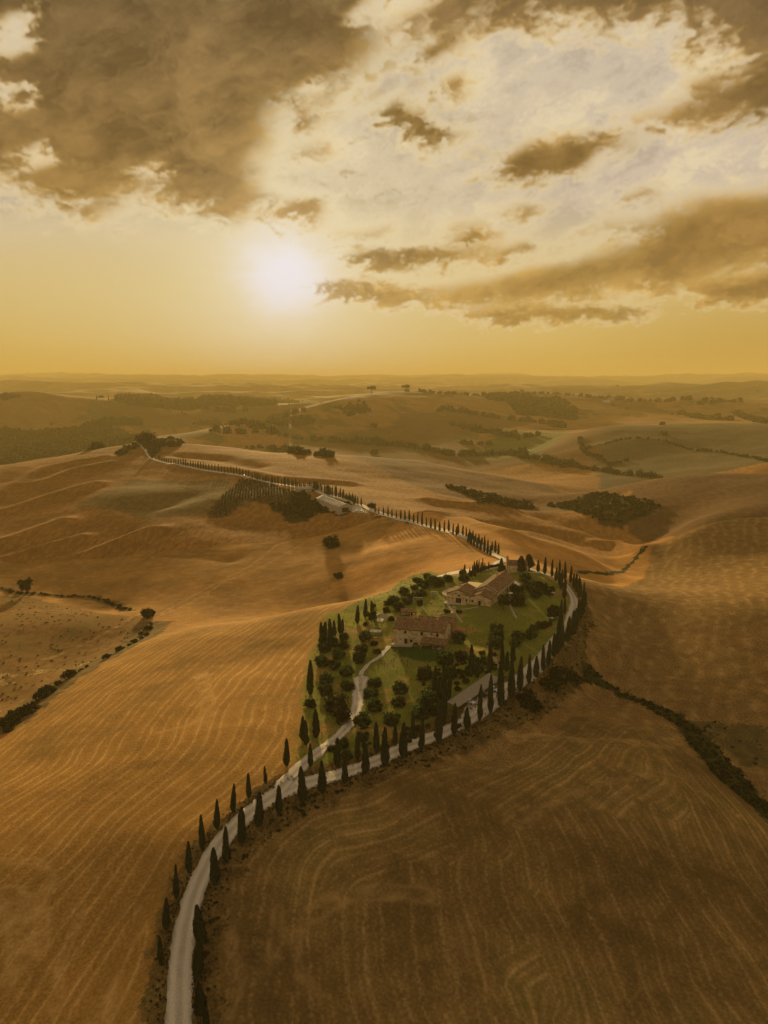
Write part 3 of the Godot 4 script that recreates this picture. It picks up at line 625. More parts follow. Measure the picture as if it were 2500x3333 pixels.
var arc_f := [
	[11.1,164.5], [1.8,164], [-7,162.4], [-13.4,159.6], [-17.7,154.7], [-19.4,149], [-19,143.8], [-17,140], [-13.3,137.4],
]
var arc_g := [
	[10.9,161.7], [4,162.6], [-4.8,161.2], [-11.2,158.5], [-15.5,154.1],
]
var arc_h := [
	[-35.6,154.1], [-33.4,146.8], [-30.6,140.5], [-30.2,134.5], [-31.3,128.9],
]
var arc_i := [
	[-24.1,155.7], [-23.7,149.7], [-24.3,145.2], [-25.7,138.9],
]
var arc_n := [
	[35.1,185.5], [47.1,195.9], [60.9,204.7], [78.6,212.9], [93.7,219.4],
]
var ravine_track := [
	[-189.2,401], [-175.3,423.4], [-163.5,449.1], [-159.2,478.7], [-145,459.8], [-132.6,488.5], [-116.2,528.9], [-93.2,552.2], [-63.3,613.2],
]
var field_track := [
	[40.2,229.7], [51.7,233.2], [74.3,235.5], [93.1,241.1], [109.9,265.4],
]
var field_track_b := [
	[41,228.2], [62.7,233.5], [79,232.7], [95.2,238.9], [111.1,265],
]
var barn_track := [
	[-11.4,645.1], [-19.4,643.3], [-31.3,643.1], [-46.9,636.3], [-62,628.2], [-87.7,613.5], [-101.5,559.6], [-122.6,527.5], [-136.2,502.5], [-145.6,469.7],
]
var creek := [
	[217.9,760.2], [229.3,735.5], [240.7,714.4], [243.2,693.3], [217.3,620.2], [210.4,613.5], [197.6,594.3], [181.6,564.5], [160.1,527], [133.3,506.7],
]
var hedge_ravine := [
	[-153.5,285.8], [-153.8,294.1], [-154.5,305], [-155,318.3], [-154.6,326.7], [-156.5,342.7], [-151.9,349], [-152.2,365.5], [-145.1,374.7], [-140.2,385.8],
	[-136.7,402.2], [-141.5,440.8], [-139.7,446.3],
]
var hedge_valley := [
	[-291.7,558.7], [-272.5,545.1], [-250,543.7], [-226.8,537.3], [-208,530.6], [-191.5,514.2], [-182.2,502.7], [-170.7,491],
]
var area_scrub_right := [
	[193.3,894.1], [221.1,896], [255.3,921], [268.1,861.5], [270.8,828.4], [279,807.6], [282.3,761.4], [260.7,745.2], [243.8,741.9], [235,735.4],
	[222.7,748.3], [210.5,772.6], [205.3,830.3],
]
var area_copse := [
	[75.9,930.8], [86.9,941.8], [112.6,913.9], [129.2,931.9], [144.5,900.9], [176.9,895], [168.7,852.9], [141.4,817.1], [119.6,806.5], [97.6,790.1],
	[105.4,865.7],
]
var hedge_creek := [
	[6.3,2060.9], [48.8,2002.4], [88.1,1926.5], [122.4,1865.7], [142.4,1794], [189.3,1770.3], [248.2,1805.8], [280,1834.3], [301.4,1716], [315.9,1653.8],
	[340.3,1589.5], [365.4,1530.2], [381.3,1501],
]
var hedge_creek_b := [
	[351.3,1573.3], [401.2,1454.8], [416.1,1356.6], [434.9,1288.3], [453.5,1241.5],
]
var hedge_east := [
	[456.6,1787.3], [428.8,1635.9], [420.9,1585], [434.6,1529.7], [439.3,1465.3], [476.5,1477.6],
]
var hedge_east_b := [
	[432.5,1631], [475.5,1634.9], [528.7,1671.3], [569.9,1657.7], [603.6,1625.2], [612,1569.2], [621.4,1520.6], [639.4,1492], [653,1421.2], [638.6,1302.2],
	[612,1206.1],
]
var hedge_east_c := [
	[1038.1,2755.6], [1076.2,2725], [1076.9,2624.8], [1081.9,2497.8], [1080.9,2370.3],
]
var hedge_east_d := [
	[1241.7,2709.6], [1179.8,2505.6], [1115.9,2294.7], [1029.5,2051.8],
]
var hedge_hill := [
	[200.7,2654.1], [256.3,2647.1], [316.3,2611.8], [393.1,2595.2], [450.1,2582.5], [508.3,2579.3], [560.1,2546.6], [566.1,2437.6],
]
var hedge_hill_b := [
	[212.7,2377.1], [251.1,2297.1], [285.4,2209.4], [328.4,2160.3], [352.8,2108.3], [372.8,2076.7], [420.7,2095.9],
]
var hedge_hill_c := [
	[202.5,2014.5], [244.3,2004], [289.9,2002.6],
]
var hedge_far := [
	[-736.2,2926.2], [-656.1,2964.9], [-439.9,2303.3], [-377.5,2263.5], [-341.7,2230.4], [-311.6,2183.6],
]
var hedge_far_b := [
	[-489.9,2195.5], [-436.4,2161], [-386.5,2157], [-362.4,2170.2],
]
var hedge_far_c := [
	[-277.2,2171.7], [-220.7,2199.9], [-156.4,2239], [-120.9,2211.3], [-87.9,2228.6], [-36,2166.1], [-0,2065.2],
]
var hedge_far_d := [
	[-350,1946.6], [-309.8,1955], [-263.9,1923.9], [-128.1,1183], [-99.6,1166.9], [-74.9,1143.5],
]
var hedge_far_e := [
	[-802.3,3200.6], [-727,3186.8], [-651,3167.1], [-581.4,3179.8],
]
var area_woods_left := [
	[-1267.2,2468.8], [-1272.8,2556.7], [-1208.4,2526.2], [-1153.1,2513.7], [-1124.4,2580.8], [-1065.2,2599.7], [-1053.2,2693.3], [-1013.3,2742.3], [-971.7,2766.3], [-917.4,2805.9],
	[-890.9,2801.8], [-874.1,2746.1], [-980.3,2671.6], [-905.2,2615.6], [-840.8,2492.8], [-708.6,2177.2], [-719.2,2080.9], [-462.5,1228.6], [-832.6,1934.9], [-871,1857.3],
	[-904.3,1781.2], [-919.8,1779.7],
]
var area_woods_ridge := [
	[-1051.5,3004.9], [-1672.1,4998.6], [-1576.9,5056.5], [-955.9,3302.7], [-835.9,3339.1], [-807,3344.7], [-1174.9,5198.9], [-1067.2,5208.9], [-953.5,5103.3], [-864.2,4942.5],
	[-773.2,4838.3], [-649.8,4736.2], [-510.1,4635], [-477.2,3294.5], [-625.4,3289], [-771.7,3278.5], [-792.7,3160.4], [-895.5,3088.9], [-983.9,3004.2],
]
var area_woods_hill := [
	[396.6,3096], [540.2,3259.7], [625.7,3072.3], [706,3120.3], [725.8,3004.2], [693.6,2867.4], [714.6,2848.3], [668.9,2660.7], [612.1,2694.2], [534,2713.7],
	[469.6,2697.8], [481.6,2819.6], [464.7,2931.6], [401.2,2954.8],
]
var area_woods_slope := [
	[-484.3,2906], [-444.5,3062.2], [-377.4,3084.8], [-271.6,2645.4], [-326.2,2663.6], [-273.4,2546.1], [-220,2508.1], [-226.7,2455.2], [-277.3,2407.8], [-308.5,2312.6],
	[-340.8,2294.2],
]
var hilltop_trees := [
	[167.8,5864.9], [153.6,3090.2], [206.3,3043.1], [275.1,3042.1], [349.5,3091.8], [430.2,3171.8], [540.2,3259.7], [656.1,3350.2], [761.5,3369.5], [843.1,3372.5],
]
var hilltop_trees_b := [
	[825.1,3299.8], [899.6,3280.5], [925.7,3215.3], [959.6,3198.6], [994.4,3124.7], [1051.1,3083.2], [1103.2,3034], [1168.2,3025.3], [1206.4,3006.7],
]
var hilltop_trees_c := [
	[1204.7,2945.2], [1281.8,2970.4], [1359.5,2943.8],
]
var hilltop_trees_d := [
	[-1440.5,2877.9], [-1411.5,2899.9], [-1386.4,2912.3],
]
var area_orchard := [
	[-173.6,741], [-164.1,726.5], [-153,729.8], [-143.2,777.1], [-121.8,762.8], [-93.5,747.6], [-96.9,792.6], [-124.8,850.7], [-157.8,896.6], [-171.8,900.4],
]
var area_barn_trees := [
	[-96.4,780.3], [-83.9,762.2], [-68.9,741.5], [-57.6,726.1], [-43.1,706.9], [-30.3,695.3], [-29,663.4], [-40.9,670.5], [-54.5,684.2], [-65,688.2],
	[-66.3,674.6], [-79,682.7], [-91.6,702], [-97.8,723.1], [-109.1,739.8], [-115.6,753.2], [-93.5,747.6],
]
var area_house_grove := [
	[-675,2151.1], [-652.9,2156.5], [-614.7,2105.8], [-576.9,2070.8], [-336.8,1264], [-331.4,1209.4], [-349,1230.4], [-358.8,1212.5], [-342,1144.8], [-350.8,1146.1],
	[-370.6,1192.7],
]
var area_track_bank := [
	[-389.1,1102.9], [-390.6,1131.2], [-400.5,1199.5], [-391.6,1208.3], [-398.3,1239.1], [-411.1,1255.5], [-421.2,1239.6], [-412.4,1170.3],
]

const U0 := -2.0
const V0 := -2.0
const STEP := 0.05
const NU := 81
const NV := 151
var relief := PackedFloat64Array()

func flat(x: float, depth: float) -> Vector2:   # a map of the land whose scale grows with distance
	var s := depth / 200.0
	var r := sqrt(s * s + 1.0)
	return Vector2(x / (200.0 * r), log(s + r))

func solve_terrain() -> void:
	var n := control_points.size()
	var pu := PackedFloat64Array()
	var pv := PackedFloat64Array()
	for p in control_points:
		var q := flat(p[0], p[1])
		pu.append(q.x)
		pv.append(q.y)
	var w := n + 2
	var a := PackedFloat64Array()
	a.resize((n + 1) * w)
	for i in n:
		for j in n:
			var du := pu[i] - pu[j]
			var dv := pv[i] - pv[j]
			a[i * w + j] = sqrt(du * du + dv * dv + 0.0025)
		a[i * w + n] = 1.0
		a[n * w + i] = 1.0
		a[i * w + n + 1] = control_points[i][2]
	for i in n + 1:
		var best := i
		for r in range(i + 1, n + 1):
			if absf(a[r * w + i]) > absf(a[best * w + i]):
				best = r
		if best != i:
			for k in range(i, w):
				var t := a[i * w + k]
				a[i * w + k] = a[best * w + k]
				a[best * w + k] = t
		var inv := 1.0 / a[i * w + i]
		for r in range(i + 1, n + 1):
			var f := a[r * w + i] * inv
			if f != 0.0:
				var ro := r * w
				var io := i * w
				for k in range(i, w):
					a[ro + k] -= f * a[io + k]
	var sol := PackedFloat64Array()
	sol.resize(n + 1)
	for i in range(n, -1, -1):
		var t := a[i * w + n + 1]
		for k in range(i + 1, n + 1):
			t -= a[i * w + k] * sol[k]
		sol[i] = t / a[i * w + i]
	relief.resize(NU * NV)
	for j in NV:
		var gv := V0 + STEP * j
		for i in NU:
			var gu := U0 + STEP * i
			var y := sol[n]
			for k in n:
				var du := gu - pu[k]
				var dv := gv - pv[k]
				y += sol[k] * sqrt(du * du + dv * dv + 0.0025)
			relief[j * NU + i] = y
	for f in folds:
		var lo := Vector2(1e9, 1e9)
		var hi := -lo
		for p in f[2]:
			lo = lo.min(p)
			hi = hi.max(p)
		var m: float = f[0] * 2.6
		f.append(Rect2(lo - Vector2(m, m), hi - lo + Vector2(m, m) * 2.0))

func cubic(p0: float, p1: float, p2: float, p3: float, t: float) -> float:
	return p1 + 0.5 * t * (p2 - p0 + t * (2.0 * p0 - 5.0 * p1 + 4.0 * p2 - p3 + t * (3.0 * (p1 - p2) + p3 - p0)))

func detail(x: float, depth: float, u: float, v: float, s: float) -> float:
	var y := 0.0
	var p := Vector2(x, depth)
	for f in folds:
		var r: Rect2 = f[3]
		if r.has_point(p):
			var pts: Array = f[2]
			var d := 1e9
			for k in pts.size() - 1:
				d = minf(d, p.distance_squared_to(Geometry2D.get_closest_point_to_segment(p, pts[k], pts[k + 1])))
			y += f[1] * exp(-d / (f[0] * f[0]))
	var far := smoothstep(3.0, 4.2, v)
	y += bumps.get_noise_2d(u * 7.0, v * 7.0) * s * (0.0011 + 0.0007 * smoothstep(1.5, 2.2, v) + 0.0012 * far)
	if far > 0.0:
		y += far * s * (0.0065 + 0.005 * smoothstep(3.8, 4.3, v)) * (0.45 - absf(ridges.get_noise_2d(u * 2.3 + 30.0, v * 5.5)) * 2.0)
	return y

func ground(x: float, depth: float) -> float:
	var q := flat(x, depth)
	var a := clampf((q.x - U0) / STEP, 1.0, NU - 3.001)
	var b := clampf((q.y - V0) / STEP, 1.0, NV - 3.001)
	var i := int(a)
	var j := int(b)
	a -= i
	b -= j
	var r := PackedFloat64Array()
	for k in range(-1, 3):
		var o := (j + k) * NU + i
		r.append(cubic(relief[o - 1], relief[o], relief[o + 1], relief[o + 2], a))
	return cubic(r[0], r[1], r[2], r[3], b) + detail(x, depth, q.x, q.y, 200.0 * cosh(q.y))

func on_ground(x: float, depth: float, lift := 0.0) -> Vector3:
	return Vector3(x, ground(x, depth) + lift, -depth)

# ------------------------------------------------------------------ materials

func plain(called: String, c: Color, rough := 0.9, metal := 0.0) -> StandardMaterial3D:
	var m := StandardMaterial3D.new()
	m.resource_name = called
	m.albedo_color = c
	m.roughness = rough
	m.metallic = metal
	m.metallic_specular = 0.3
	mats[called] = m
	return m

func noise_image(size: int, freq: float, octaves: int, seed_: int, kind := FastNoiseLite.TYPE_SIMPLEX) -> Image:
	var f := FastNoiseLite.new()
	f.seed = seed_
	f.noise_type = kind
	f.frequency = freq
	f.fractal_type = FastNoiseLite.FRACTAL_FBM if octaves > 1 else FastNoiseLite.FRACTAL_NONE
	f.fractal_octaves = octaves
	f.fractal_gain = 0.6
	return f.get_seamless_image(size, size, false, false, 0.12)

func grain_texture(size: int, low: float, high: float, seed_: int, freq: float, stretch := 1.0) -> ImageTexture:   # a seamless grey grain
	var a := noise_image(size, freq, 5, seed_)
	var b := noise_image(size, freq * 6.0, 2, seed_ + 1)
	var out := Image.create(size, size, false, Image.FORMAT_RGB8)
	for y in size:
		for x in size:
			var t := 0.55 * a.get_pixel(x, int(y * stretch) % size).r + 0.45 * b.get_pixel(x, y).r
			t = lerpf(low, high, clampf((t - 0.25) * 2.0, 0.0, 1.0))
			out.set_pixel(x, y, Color(t, t, t))
	return ImageTexture.create_from_image(out)

func stone_texture() -> ImageTexture:   # rubble stone with a few brick-red patches
	var size := 256
	var f := FastNoiseLite.new()
	f.seed = 77
	f.noise_type = FastNoiseLite.TYPE_CELLULAR
	f.cellular_return_type = FastNoiseLite.RETURN_CELL_VALUE
	f.frequency = 0.045
	var g := FastNoiseLite.new()
	g.seed = 77
	g.noise_type = FastNoiseLite.TYPE_CELLULAR
	g.cellular_return_type = FastNoiseLite.RETURN_DISTANCE2_SUB
	g.frequency = 0.045
	var blot := noise_image(size, 0.012, 3, 12)
	var out := Image.create(size, size, false, Image.FORMAT_RGB8)
	for y in size:
		for x in size:
			var t := f.get_noise_2d(x, y * 1.8) * 0.5 + 0.5
			var e := g.get_noise_2d(x, y * 1.8) + 1.0
			var c := Color(0.77, 0.68, 0.49).lerp(Color(0.91, 0.84, 0.63), t)
			if t > 0.82:
				c = c.lerp(Color(0.62, 0.44, 0.32), 0.5)
			c = c.lerp(Color(0.60, 0.42, 0.30), clampf((blot.get_pixel(x, y).r - 0.58) * 4.0, 0.0, 0.5))
			c = c.lerp(Color(0.66, 0.60, 0.50), 1.0 - smoothstep(0.02, 0.12, e))
			out.set_pixel(x, y, c)
	return ImageTexture.create_from_image(out)

func make_materials() -> void:
	var stone := plain("stone", Color.WHITE)
	stone.albedo_texture = stone_texture()
	stone.uv1_triplanar = true
	stone.uv1_scale = Vector3(0.11, 0.11, 0.11)
	var grain := grain_texture(256, 0.55, 1.0, 90, 0.02)
	mats["grain"] = grain
	var gravel := plain("gravel", Color(0.93, 0.885, 0.80))
	gravel.vertex_color_use_as_albedo = true
	gravel.albedo_texture = grain_texture(256, 0.84, 1.0, 60, 0.05)
	gravel.uv1_triplanar = true
	gravel.uv1_world_triplanar = true
	gravel.uv1_scale = Vector3(0.12, 0.12, 0.12)
	for e in [["roof_tile", Color(1.0, 1.0, 1.0)], ["tuft", Color.WHITE], ["bush_leaf", Color.WHITE], ["cypress_leaf", Color.WHITE], ["olive_leaf", Color.WHITE], ["oak_leaf", Color.WHITE], ["tree_leaf_dim", Color.WHITE]]:
		var m := plain(e[0], e[1])
		m.vertex_color_use_as_albedo = true
	for e in ["bush_leaf", "olive_leaf", "oak_leaf", "tuft"]:
		mats[e].backlight_enabled = true
		mats[e].backlight = Color(0.35, 0.35, 0.22)
		mats[e].roughness = 0.8
	plain("bark", Color(0.30, 0.25, 0.20))
	plain("timber", Color(0.36, 0.27, 0.19))
	plain("dark_timber", Color(0.20, 0.15, 0.11))
	plain("shutter", Color(0.23, 0.17, 0.12))
	plain("plaster", Color(0.74, 0.68, 0.58))
	plain("trim_stone", Color(0.78, 0.73, 0.64))
	plain("white_paint", Color(0.88, 0.87, 0.84), 0.5)
	plain("brick", Color(0.66, 0.48, 0.37))
	plain("dark_inside", Color(0.05, 0.045, 0.04))
	plain("iron", Color(0.16, 0.16, 0.16), 0.5, 0.6)
	plain("canvas", Color(0.90, 0.80, 0.58))
	plain("terracotta", Color(0.66, 0.40, 0.28))
	plain("red_plastic", Color(0.60, 0.16, 0.10), 0.5)
	plain("tyre", Color(0.06, 0.06, 0.06))
	var glass := plain("window_glass", Color(0.05, 0.055, 0.06), 0.12)
	glass.metallic_specular = 0.6
	var sheet := plain("sheet_metal", Color(0.86, 0.84, 0.78), 0.45, 0.1)
	sheet.albedo_texture = grain
	sheet.uv1_triplanar = true
	sheet.uv1_scale = Vector3(0.06, 0.06, 0.06)
	var reed := plain("reed", Color(0.80, 0.75, 0.66))
	reed.albedo_texture = grain_texture(128, 0.6, 1.0, 41, 0.06)
	reed.uv1_triplanar = true
	reed.uv1_scale = Vector3(0.3, 0.3, 0.3)
	var flag := plain("flagstone", Color(0.88, 0.81, 0.68))
	flag.albedo_texture = grain
	flag.uv1_triplanar = true
	flag.uv1_scale = Vector3(0.3, 0.3, 0.3)
	for e in [["car_white", Color(0.86, 0.86, 0.85)], ["car_dark", Color(0.06, 0.065, 0.08)], ["car_grey", Color(0.42, 0.42, 0.42)]]:
		var m := plain(e[0], e[1], 0.35)
		m.clearcoat_enabled = true
		m.clearcoat = 0.8

# ------------------------------------------------------------------ ground

const MAP_W := 1920
const MAP_H := 1536
const MAP_X0 := -330.0
const MAP_D0 := 95.0
const MAP_DX := 660.0
const MAP_DD := 530.0
const IDW := 660
const IDH := 530
var ids := PackedByteArray()

func as_poly(a: Array) -> PackedVector2Array:
	var p := PackedVector2Array()
	for q in a:
		p.append(Vector2(q[0], q[1]))
	return p

func fill_area(poly: PackedVector2Array, id: int) -> void:
	var n := poly.size()
	for j in IDH:
		var d := MAP_D0 + j + 0.5
		var xs: Array = []
		for k in n:
			var a := poly[k]
			var b := poly[(k + 1) % n]
			if (a.y > d) != (b.y > d):
				xs.append(a.x + (d - a.y) / (b.y - a.y) * (b.x - a.x))
		xs.sort()
		for k in range(0, xs.size() - 1, 2):
			for i in range(maxi(0, int(xs[k] - MAP_X0)), mini(IDW, int(xs[k + 1] - MAP_X0) + 1)):
				ids[j * IDW + i] = id

func fill_line(pts: Array, half: float, id: int) -> void:
	for k in pts.size() - 1:
		var a := Vector2(pts[k][0], pts[k][1])
		var b := Vector2(pts[k + 1][0], pts[k + 1][1])
		var s := (b - a).normalized().orthogonal() * half
		var e := (b - a).normalized() * half * 0.4
		fill_area(PackedVector2Array([a + s - e, a - s - e, b - s + e, b + s + e]), id)

# Kinds of ground: 0 stubble hillside, 1 combed stubble, 2 orchard grass, 3 dry verge, 4 ditch scrub, 5 rough pasture,
# 6 watered lawn, 7 green strip, 8 dark stubble, 9 second dark stubble, 10 eroded pasture, 11 ravine, 12 bright stubble, 13 clay
var kind_colour: Array = [Color(0.67, 0.50, 0.265), Color(0.69, 0.52, 0.265), Color(0.465, 0.485, 0.185), Color(0.45, 0.36, 0.21), Color(0.21, 0.22, 0.115), Color(0.40, 0.335, 0.20),
	Color(0.22, 0.31, 0.125), Color(0.56, 0.56, 0.20), Color(0.505, 0.40, 0.228), Color(0.54, 0.42, 0.245), Color(0.58, 0.44, 0.25), Color(0.48, 0.385, 0.23), Color(0.75, 0.55, 0.29), Color(0.74, 0.68, 0.56)]

func lay_out_fields() -> void:
	ids.resize(IDW * IDH)
	ids.fill(0)
	fill_area(PackedVector2Array([Vector2(60, 420), Vector2(-40, 470), Vector2(20, 640), Vector2(230, 640), Vector2(190, 540), Vector2(150, 470), Vector2(110, 425)]), 12)
	fill_area(PackedVector2Array([Vector2(-8, 60), Vector2(-8, 230), Vector2(60, 330), Vector2(112, 420), Vector2(150, 470), Vector2(190, 540), Vector2(235, 640), Vector2(330, 640), Vector2(330, 60)]), 9)
	fill_area(PackedVector2Array([Vector2(-90, 60), Vector2(-60, 130), Vector2(-40, 172), Vector2(-10, 195), Vector2(50, 225), Vector2(70, 262), Vector2(95, 258), Vector2(130, 215), Vector2(330, 190), Vector2(330, 60)]), 8)
	fill_area(PackedVector2Array([Vector2(-330, 240), Vector2(-330, 530), Vector2(-265, 540), Vector2(-180, 480), Vector2(-150, 462), Vector2(-130, 420), Vector2(-150, 330), Vector2(-170, 300)]), 10)
	fill_line(hedge_ravine, 11.0, 11)
	fill_area(as_poly(area_left_field), 1)
	fill_area(as_poly(area_bank), 3)
	fill_area(as_poly(area_gully_scrub), 5)
	fill_area(as_poly(area_gully), 4)
	fill_area(as_poly(area_estate), 2)
	fill_area(as_poly(area_green_patch), 7)
	fill_area(as_poly(area_lush_lawn), 6)
	fill_line(loop_road.slice(0, 22), 6.5, 3)
	fill_line(hedge_valley, 4.0, 11)
	fill_line(creek, 1.6, 4)

func distance_grid(lines: Array, cell: float) -> PackedFloat32Array:
	var w := int(MAP_DX / cell) + 2
	var h := int(MAP_DD / cell) + 2
	var out := PackedFloat32Array()
	out.resize(w * h)
	for j in h:
		for i in w:
			var p := Vector2(MAP_X0 + i * cell, MAP_D0 + j * cell)
			var d := 1e9
			for pts in lines:
				for k in pts.size() - 1:
					d = minf(d, p.distance_squared_to(Geometry2D.get_closest_point_to_segment(p, Vector2(pts[k][0], pts[k][1]), Vector2(pts[k + 1][0], pts[k + 1][1]))))
			out[j * w + i] = sqrt(d)
	return out

func look_up(g: PackedFloat32Array, w: int, x: float, y: float) -> float:
	var i := int(x)
	var j := int(y)
	var fx := x - i
	var fy := y - j
	var o := j * w + i
	return (g[o] * (1.0 - fx) + g[o + 1] * fx) * (1.0 - fy) + (g[o + w] * (1.0 - fx) + g[o + w + 1] * fx) * fy

func field_map() -> ImageTexture:
	lay_out_fields()
	var cell := 6.0
	var gw := int(MAP_DX / cell) + 2
	# rows of straw run parallel to the edge the harvester started from
	var edge: Array = []
	for q in [[-62, 60], [-60, 112], [-54, 150], [-44, 178], [-30, 202], [-24, 225], [-26, 250], [-24, 280], [-18, 310], [-2, 350], [20, 395], [60, 470]]:
		edge.append(q)
	var rows1 := distance_grid([edge], cell)
	var rows8 := distance_grid([loop_road.slice(0, 30)], cell)
	var tracks := distance_grid([wheel_ruts_a, wheel_ruts_b, arc_a, arc_b, arc_c, arc_d, arc_e, arc_f, arc_g, arc_h, arc_i, arc_n, field_track, field_track_b, barn_track, ravine_track], 3.0)
	var tw := int(MAP_DX / 3.0) + 2
	var wob := PackedFloat32Array()
	wob.resize(rows1.size())
	for k in rows1.size():
		wob[k] = bumps.get_noise_2d((k % gw) * 0.16, (k / gw) * 0.16)
	var na := noise_image(512, 0.01, 5, 101).get_data()
	var nb := noise_image(512, 0.30, 2, 102).get_data()
	var nc := noise_image(512, 0.02, 4, 103).get_data()
	var out := PackedByteArray()
	out.resize(MAP_W * MAP_H * 3)
	var sx := MAP_DX / MAP_W
	var sd := MAP_DD / MAP_H
	var cr := PackedFloat32Array()
	var cg := PackedFloat32Array()
	var cb := PackedFloat32Array()
	for c in kind_colour:
		cr.append(c.r * 255.0)
		cg.append(c.g * 255.0)
		cb.append(c.b * 255.0)
	for j in MAP_H:
		var d := (j + 0.5) * sd
		for i in MAP_W:
			var x := (i + 0.5) * sx
			# three grains: tens of metres, a few metres, decimetres
			var t1 := na[(int(d * 1.6) & 511) * 512 + (int(x * 1.6) & 511)] / 127.5 - 1.0
			var t2 := nc[(int(d * 5.0 + t1 * 20.0) & 511) * 512 + (int(x * 5.0) & 511)] / 127.5 - 1.0
			var t3 := nb[(j & 511) * 512 + (i & 511)] / 127.5 - 1.0
			var wx := clampi(int(x + t2 * 2.6 + t3 * 1.2), 0, IDW - 1)
			var wd := clampi(int(d + t1 * 3.0 + t3 * 1.2), 0, IDH - 1)
			var id := ids[wd * IDW + wx]
			var f := 1.0 + 0.09 * t1 + 0.05 * t2 + 0.17 * t3
			var green := 0.0
			var straw := 0.0
			var soil := 0.0
			if id == 1:
				var s := look_up(rows1, gw, x / cell, d / cell) + 2.4 * look_up(wob, gw, x / cell, d / cell)
				var k := s / 4.4
				var q := k - floorf(k)
				var line := maxf(0.0, 1.0 - absf(q - 0.5 - 0.2 * sin(floorf(k) * 2.3)) * 6.5)
				straw = line * clampf(0.40 + 0.35 * t2 + 0.40 * t1 + 0.25 * t3, 0.0, 0.85)
				f -= 0.12 * absf(q - 0.5)
				green = maxf(0.0, -t1 * 0.25 - 0.05)
			elif id == 8:
				var rd := look_up(rows8, gw, x / cell, d / cell) + 3.0 * look_up(wob, gw, x / cell, d / cell)
				var s8 := rd if rd < 46.0 + 40.0 * t1 else x * 1.02 + d * 0.10 + 4.5 * look_up(wob, gw, x / cell, d / cell)
				var q8 := s8 / 6.2 - floorf(s8 / 6.2)
				straw = maxf(0.0, 1.0 - absf(q8 - 0.5 - 0.2 * sin(floorf(s8 / 6.2) * 2.7)) * 8.0) * (0.30 + 0.15 * t2 + 0.25 * t1 + 0.2 * t3)
				var q8b := s8 / 2.3 - floorf(s8 / 2.3)
				straw = maxf(straw, maxf(0.0, 1.0 - absf(q8b - 0.5) * 4.0) * (0.13 + 0.10 * t2 + 0.15 * t1 + 0.15 * t3))
				f += 0.05 * t2 + 0.12 * t1 - 0.02 * t3
				green = maxf(0.0, 0.30 * t1 - 0.15 * t2 - 0.03)
			elif id == 9:
				var s9 := x - d * 0.42 + 9.0 * look_up(wob, gw, x / cell, d / cell)
				var q9 := s9 / 9.0 - floorf(s9 / 9.0)
				straw = maxf(0.0, 1.0 - absf(q9 - 0.5) * 3.0) * (0.16 + 0.25 * t2)
				f += 0.05 * t2 + 0.08 * t3
				green = maxf(0.0, 0.2 * t1)
			elif id == 0 or id == 12:
				var s0 := x * 0.35 + d + 14.0 * look_up(wob, gw, x / cell, d / cell)
				var q0 := s0 / 11.0 - floorf(s0 / 11.0)
				straw = maxf(0.0, 1.0 - absf(q0 - 0.5) * 4.0) * (0.12 + 0.25 * t2)
				f += 0.06 * t1
			elif id == 2:
				f += 0.12 * t2 + 0.12 * t1
				straw = maxf(0.0, -t2 * 0.3 - t1 * 0.3) * 0.6
				soil = clampf(t1 * 1.6 + t2 * 0.9 - 0.35, 0.0, 0.75)
			elif id == 3 or id == 5 or id == 11:
				f += 0.22 * t2 + 0.1 * t3
				green = maxf(0.0, 0.3 * t1 + 0.35 * t2)
			elif id == 4:
				f += 0.25 * t2
			elif id == 10:
				f += 0.14 * t2
				green = maxf(0.0, 0.6 * t2 + 0.5 * t1 - 0.04)
				if t1 + t2 * 0.5 + t3 * 0.4 > 0.62 and d > 215.0 and d < 290.0:
					straw = 0.75
			if id != 2 and id != 3 and id != 6:
				var tr := look_up(tracks, tw, x / 3.0, d / 3.0)
				if tr < 2.0:
					straw = maxf(straw, (1.0 - absf(tr - 1.0) / 1.0) * (0.26 + 0.2 * t2) if id == 8 else (1.0 - absf(tr - 1.0) / 1.0) * (0.38 + 0.3 * t2))
			var r := cr[id] * f
			var g := cg[id] * f
			var b := cb[id] * f
			if green > 0.0:
				green = minf(green, 0.75)
				r += (82.0 * f - r) * green
				g += (84.0 * f - g) * green
				b += (42.0 * f - b) * green
			if soil > 0.0:
				r += (140.0 * f - r) * soil
				g += (104.0 * f - g) * soil
				b += (64.0 * f - b) * soil
			if straw > 0.0:
				straw = minf(straw, 0.9)
				r += (228.0 - r) * straw
				g += (188.0 - g) * straw
				b += (126.0 - b) * straw
			var o := (j * MAP_W + i) * 3
			out[o] = clampi(int(r), 0, 255)
			out[o + 1] = clampi(int(g), 0, 255)
			out[o + 2] = clampi(int(b), 0, 255)
	return ImageTexture.create_from_image(Image.create_from_data(MAP_W, MAP_H, false, Image.FORMAT_RGB8, out))

# Colour of the land beyond the mapped fields.
var far_areas: Array = []

